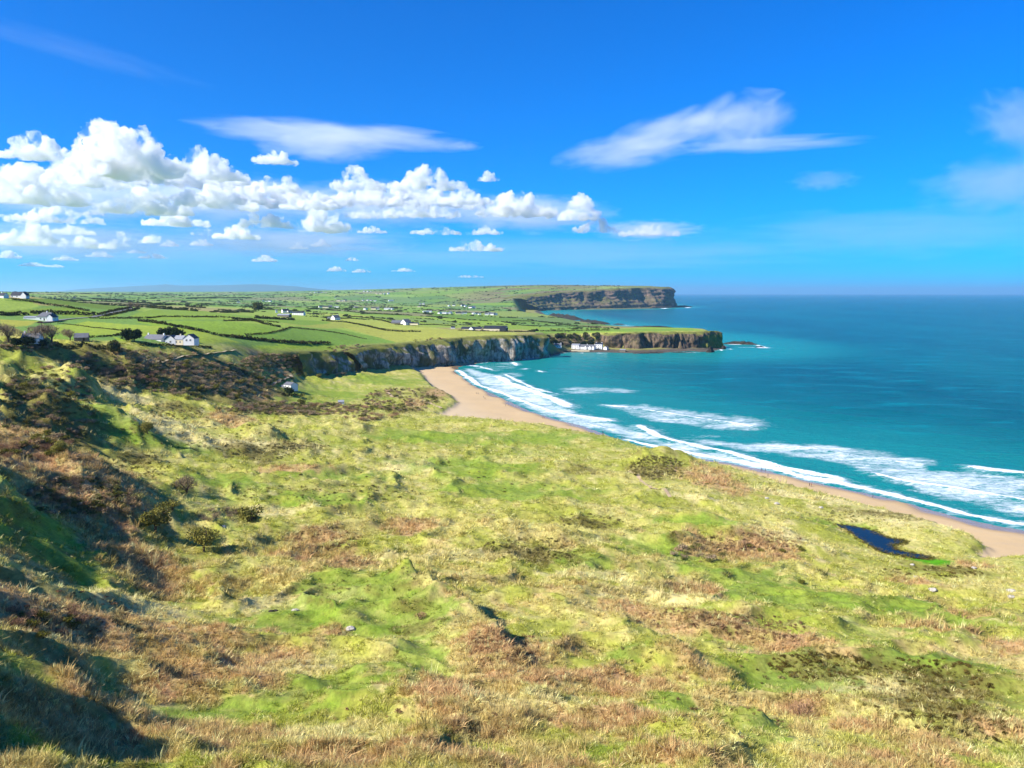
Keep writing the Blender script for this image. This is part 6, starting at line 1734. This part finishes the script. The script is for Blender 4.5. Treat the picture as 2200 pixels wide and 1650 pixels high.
def worley(v):
    """distance to the nearest of one jittered point per unit cell"""
    c = np.floor(v).astype(np.int64); f = v - c; best = np.full(len(v), 9.0)
    for a in (-1, 0, 1):
        for b in (-1, 0, 1):
            for e in (-1, 0, 1):
                h = _perm[(_perm[(_perm[(c[:, 0] + a) & 4095] + c[:, 1] + b) & 4095] + c[:, 2] + e) & 4095]
                q = np.stack([a + 0.5 + 0.4 * _gx[h], b + 0.5 + 0.4 * _gy[h], e + 0.5 + 0.4 * _gx[(h * 7 + 11) & 4095]], -1) - f
                best = np.minimum(best, (q * q).sum(1))
    return np.sqrt(best)

def cumulus(px, base, w, h, D, label, mat, seed, group=None, puff=1.0):
    rs = random.Random(seed)
    s = D / F
    W, H = w * s * 0.94, h * s * 0.84
    sp = []
    n = max(7, int(11 * w / max(h, 1)))
    for i in range(n):
        u = -1 + 2 * (i + rs.random()) / n
        top = H * (1 - abs(u) ** 2.2) * rs.uniform(0.45, 1.0)
        r = max(0.12 * H, min(0.36 * H, 0.40 * top)) * rs.uniform(0.6, 1.1)
        sp.append((u * (W / 2 - r * 0.6), rs.uniform(-0.3, 0.3) * min(W, 2.5 * H), max(r * 0.7, top - r), r, 1.0))
        sp.append((u * (W / 2 - r * 0.8), rs.uniform(-0.3, 0.3) * W * 0.6, 0.16 * H, 0.27 * H * rs.uniform(0.8, 1.2), 0.75))
    vox = max(H * 0.036, 2.4 * s)
    me = voxel_union(sp, vox)
    co = np.empty(len(me.vertices) * 3, np.float32); me.vertices.foreach_get('co', co); co = co.reshape(-1, 3)
    no = np.empty(len(me.vertices) * 3, np.float32); me.vertices.foreach_get('normal', no); no = no.reshape(-1, 3)
    v = co / H + np.array([seed * 3.1, 0, 0])
    d = 0.15 * (0.45 - worley(v * 4.2)) + 0.10 * (0.45 - worley(v * 9.5)) + 0.045 * (0.45 - worley(v * 20.0))
    d += 0.10 * (noise2(v[:, 0] * 3 + v[:, 1] * 1.7, v[:, 2] * 3 - v[:, 1] * 1.3, seed) + 0.5 * noise2(v[:, 0] * 6 - v[:, 1] * 2, v[:, 2] * 6 + v[:, 1] * 3, seed + 2))
    co = co + no * (d * H * puff)[:, None]
    co[:, 2] = np.where(co[:, 2] < 0.05 * H, 0.05 * H + (co[:, 2] - 0.05 * H) * 0.25, co[:, 2])
    me.vertices.foreach_set('co', co.ravel().astype(np.float32)); me.update()
    me.polygons.foreach_set('use_smooth', np.ones(len(me.polygons), bool))
    me.materials.append(mat)
    o = bpy.data.objects.new('cumulus_cloud', me); COL.objects.link(o)
    cloud_place(o, px, base, D)
    tag(o, label, 'cloud', group)
    return o

def cumulus_vapour():
    t = NT('cumulus_vapour')
    p = t.pos()
    n = t.noise(p, 0.0045, 6, 0.62, 0.4)
    v = t.new('ShaderNodeVolumePrincipled'); v.inputs['Color'].default_value = (1, 1, 1, 1); v.inputs['Anisotropy'].default_value = 0.25
    t.put(v.inputs['Density'], t.rng(n, 0.44, 0.61, 0.0003, 0.020))
    t.l.new(v.outputs[0], t.out.inputs['Volume'])
    t.m.cycles.volume_step_rate = 0.2
    return t.m
M_CUM = cumulus_vapour()
CUM = [
 (40, 440, 230, 95, 10000, 'bright piled cumulus at the left edge of the sky'),
 (262, 385, 240, 130, 11000, 'tallest white cumulus tower on the left'),
 (75, 345, 110, 72, 12000, 'ragged white cumulus peak at upper left'),
 (165, 405, 190, 72, 10500, 'broad white cumulus below the tallest tower'),
 (312, 462, 175, 68, 10500, 'rounded white cumulus under the tallest tower'),
 (445, 388, 150, 85, 12000, 'white cumulus with a hooked top left of the flat cloud'),
 (465, 452, 160, 62, 11500, 'white cumulus beside the rounded one, mid left'),
 (592, 355, 90, 42, 12500, 'small bright cumulus just under the flat cloud'),
 (612, 415, 70, 48, 12000, 'small upright cumulus below the flat cloud'),
 (575, 492, 115, 56, 12000, 'pale cumulus low in the middle left of the sky'),
 (770, 412, 112, 70, 11500, 'rounded white cumulus under the middle of the flat cloud'),
 (692, 502, 105, 76, 11000, 'bright upright cumulus low near the centre'),
 (918, 412, 165, 66, 12000, 'white cumulus with a curled right end below the flat cloud'),
 (905, 468, 170, 50, 13000, 'long grey-white cumulus bank near the centre'),
 (1108, 468, 180, 80, 12500, 'broad cumulus bank right of the centre'),
 (1050, 391, 46, 30, 12500, 'small round cloud puff alone above the cumulus bank'),
 (1246, 476, 84, 74, 11500, 'bright cumulus column at the right end of the row'),
 (1278, 502, 95, 48, 11800, 'small cumulus at the foot of the bright column'),
 (1395, 508, 130, 34, 13500, 'ragged grey cumulus trailing at the right end'),
 (1024, 541, 125, 32, 13000, 'long low white cumulus above the far fields'),
 (938, 505, 110, 28, 13500, 'flat white cumulus strip below the grey bank'),
 (1040, 505, 80, 26, 13500, 'small flat cumulus beside the strip cloud'),
 (55, 530, 135, 60, 13000, 'grey-white cumulus low at the left edge'),
 (510, 516, 95, 40, 13000, 'bright low cumulus left of the centre'),
 (440, 507, 50, 24, 13500, 'small low cumulus beside the bright one'),
 (265, 531, 46, 44, 13500, 'small upright cumulus low on the left'),
 (325, 524, 70, 28, 13500, 'small flat cumulus low on the left'),
 (190, 535, 100, 36, 14000, 'faint grey cumulus low on the left'),
 (330, 400, 420, 70, 16000, 'grey cloud mass behind the left cumulus'),
 (560, 445, 330, 70, 16500, 'grey cloud mass behind the middle left cumulus'),
 (850, 445, 380, 66, 16500, 'grey cloud mass behind the centre cumulus'),
 (120, 480, 170, 40, 13500, 'thin grey cloud strip under the left edge cumulus'),
 (380, 488, 130, 40, 13500, 'grey cumulus strip left of the bright low cumulus'),
 (660, 452, 120, 40, 13000, 'grey-white cumulus between the centre clouds'),
 (800, 470, 120, 40, 13000, 'grey-white cumulus right of the bright upright cumulus'),
 (1000, 440, 120, 44, 12800, 'white cumulus joining the centre bank to the right bank'),
 (150, 505, 90, 30, 14500, 'small grey cumulus low under the left cumulus'),
]
_small = [(20, 556, 46, 22), (70, 573, 56, 12), (215, 553, 50, 17), (432, 529, 48, 20), (570, 563, 56, 20), (690, 531, 44, 22), (642, 536, 44, 22), (722, 584, 44, 16), (776, 586, 44, 14), (868, 584, 56, 12), (1010, 597, 86, 9), (757, 561, 36, 12), (140, 560, 50, 14), (330, 556, 60, 14), (365, 530, 40, 18), (120, 575, 40, 9), (800, 502, 66, 22), (295, 545, 40, 12), (200, 463, 40, 18)]
if True:
    for i, (px, b, w, h, D, lab) in enumerate(CUM):
        cumulus(px, b, w, h, D, lab, M_CUM, i + 1)
    for i, (px, b, w, h) in enumerate(_small):
        cumulus(px, b, w, h, 38000, 'tiny white cloud puff low above the horizon', M_CUM, 100 + i, 'tiny cloud puffs above the horizon')

def soft_vapour(name, density, seed, grain=2.2):
    """vapour that thins towards the rim of its ellipsoid and is torn by streaky noise"""
    t = NT(name)
    p = t.coord('Object')
    ln = t.new('ShaderNodeVectorMath', operation='LENGTH'); t.l.new(p, ln.inputs[0])
    info = t.new('ShaderNodeObjectInfo').outputs['Random']
    off = t.new('ShaderNodeVectorMath', operation='ADD'); t.l.new(p, off.inputs[0])
    cmb = t.new('ShaderNodeCombineXYZ'); t.put(cmb.inputs[0], t.math('MULTIPLY', info, 40.0)); t.l.new(cmb.outputs[0], off.inputs[1])
    n = t.noise(t.vmap(off.outputs[0], (1.0, 0.6, 0.8)), grain, 4, 0.55, 0.5)
    d = t.math('ADD', ln.outputs['Value'], t.math('MULTIPLY', t.math('SUBTRACT', n, 0.5), 1.5))
    dens = t.rng(d, 0.25, 0.98, density, 0.0)
    v = t.new('ShaderNodeVolumePrincipled'); v.inputs['Color'].default_value = (1, 1, 1, 1); v.inputs['Anisotropy'].default_value = 0.2
    t.put(v.inputs['Density'], dens)
    t.l.new(v.outputs[0], t.out.inputs['Volume'])
    return t.m
_bm = bmesh.new(); bmesh.ops.create_icosphere(_bm, subdivisions=4, radius=1.0)
_ell = bpy.data.meshes.new('soft_cloud'); _bm.to_mesh(_ell); _bm.free()
def lens_cloud(name, px, py, w, h, D, depth, mat, label, tilt=0.0):
    s = D / F
    me = _ell.copy(); me.materials.append(mat)
    o = bpy.data.objects.new(name, me); COL.objects.link(o)
    cloud_place(o, px, py, D)
    o.scale = (w * s / 2, depth, h * s / 2)
    o.rotation_mode = 'ZYX'
    rz = o.rotation_euler.z
    o.rotation_euler = (Matrix.Rotation(rz, 3, 'Z') @ Matrix.Rotation(-tilt, 3, 'Y')).to_euler('ZYX')
    tag(o, label, 'cloud')
M_SOFT = soft_vapour('soft_cloud_vapour', 0.0016, 1)
M_VEIL = soft_vapour('veil_vapour', 0.00035, 2, 3.0)
M_BAND = soft_vapour('low_cloud_band', 0.00009, 3, 3.5)
M_TRAIL = soft_vapour('old_trail', 0.00010, 4, 3.0)
lens_cloud('soft_cloud', 640, 285, 460, 62, 14000, 500, M_SOFT, 'long flat soft white cloud floating above the cumulus row', -0.03)
lens_cloud('soft_cloud', 820, 296, 400, 56, 14100, 450, M_SOFT, 'tapering right half of the long flat cloud', -0.05)
lens_cloud('soft_cloud', 700, 318, 300, 66, 14500, 450, M_SOFT, 'soft grey underside bank below the long flat cloud')
lens_cloud('soft_cloud', 995, 314, 90, 22, 14000, 200, M_SOFT, 'small soft wisp at the right tip of the long flat cloud')
lens_cloud('soft_cloud', 1350, 325, 330, 82, 14000, 450, M_SOFT, 'soft white wedge cloud forming the lower left of the right cloud', 0.12)
lens_cloud('soft_cloud', 1580, 262, 260, 130, 14500, 500, M_SOFT, 'soft rounded cloud dome crowning the right-hand cloud', 0.1)
lens_cloud('soft_cloud', 1440, 278, 300, 80, 14500, 450, M_SOFT, 'soft shoulder of cloud left of the rounded dome', 0.22)
lens_cloud('soft_cloud', 1640, 311, 440, 34, 14000, 380, M_SOFT, 'thin soft streak of cloud running out to the right')
lens_cloud('veil_cloud', 2180, 395, 360, 120, 16000, 1400, M_VEIL, 'faint veil of cloud at the right edge of the sky')
lens_cloud('veil_cloud', 2210, 270, 240, 110, 16000, 1200, M_VEIL, 'faint wisp of cloud higher at the right edge', -0.4)
lens_cloud('veil_cloud', 1770, 388, 150, 40, 16000, 900, M_VEIL, 'faint small wisp of cloud in the open blue at right')
lens_cloud('veil_cloud', 150, 105, 520, 36, 15000, 700, M_TRAIL, 'faint old vapour trail slanting across the upper left sky', -0.17)

M_BANK = soft_vapour('cloud_bank_vapour', 0.0013, 5, 4.0)
for px, py, w, h, lab in [(140, 420, 520, 110, 'soft grey cloud bank behind the cumulus at far left'), (480, 430, 520, 120, 'soft grey cloud bank behind the middle left cumulus'), (830, 440, 520, 110, 'soft grey cloud bank behind the centre cumulus'),
                          (1130, 460, 420, 90, 'soft grey cloud bank behind the right cumulus bank'), (1390, 495, 260, 46, 'thin grey cloud trailing off at the right end of the row'), (150, 520, 520, 80, 'thin low cloud layer under the left cumulus'), (620, 520, 560, 70, 'thin low cloud layer under the centre cumulus')]:
    lens_cloud('soft_cloud', px, py, w, h, 18500, 900, M_BANK, lab)
lens_cloud('veil_cloud', 420, 530, 1500, 150, 24000, 3000, M_BAND, 'pale hazy cloud layer low over the land at left')
lens_cloud('veil_cloud', 1250, 545, 1300, 90, 26000, 3000, M_BAND, 'pale hazy cloud layer low over the far headland')
lens_cloud('veil_cloud', 1950, 500, 900, 110, 25000, 3000, M_BAND, 'pale hazy cloud layer low over the sea at right')

# ------------------------------------------------------------------ haze
bm = bmesh.new()
bmesh.ops.create_cube(bm, size=1.0, matrix=Matrix.Translation((0, 0, 0)) @ Matrix.Diagonal((200000, 200000, 1, 1)))
me = bpy.data.meshes.new('haze'); bm.to_mesh(me); bm.free()
for v in me.vertices: v.co.z = -10.0 if v.co.z < 0 else 620.0
hz = mobj('haze', me, volume_material('haze_air', 3.0e-5, 0.3, (0.46, 0.78, 1.0)))
tag(hz, kind='stuff')
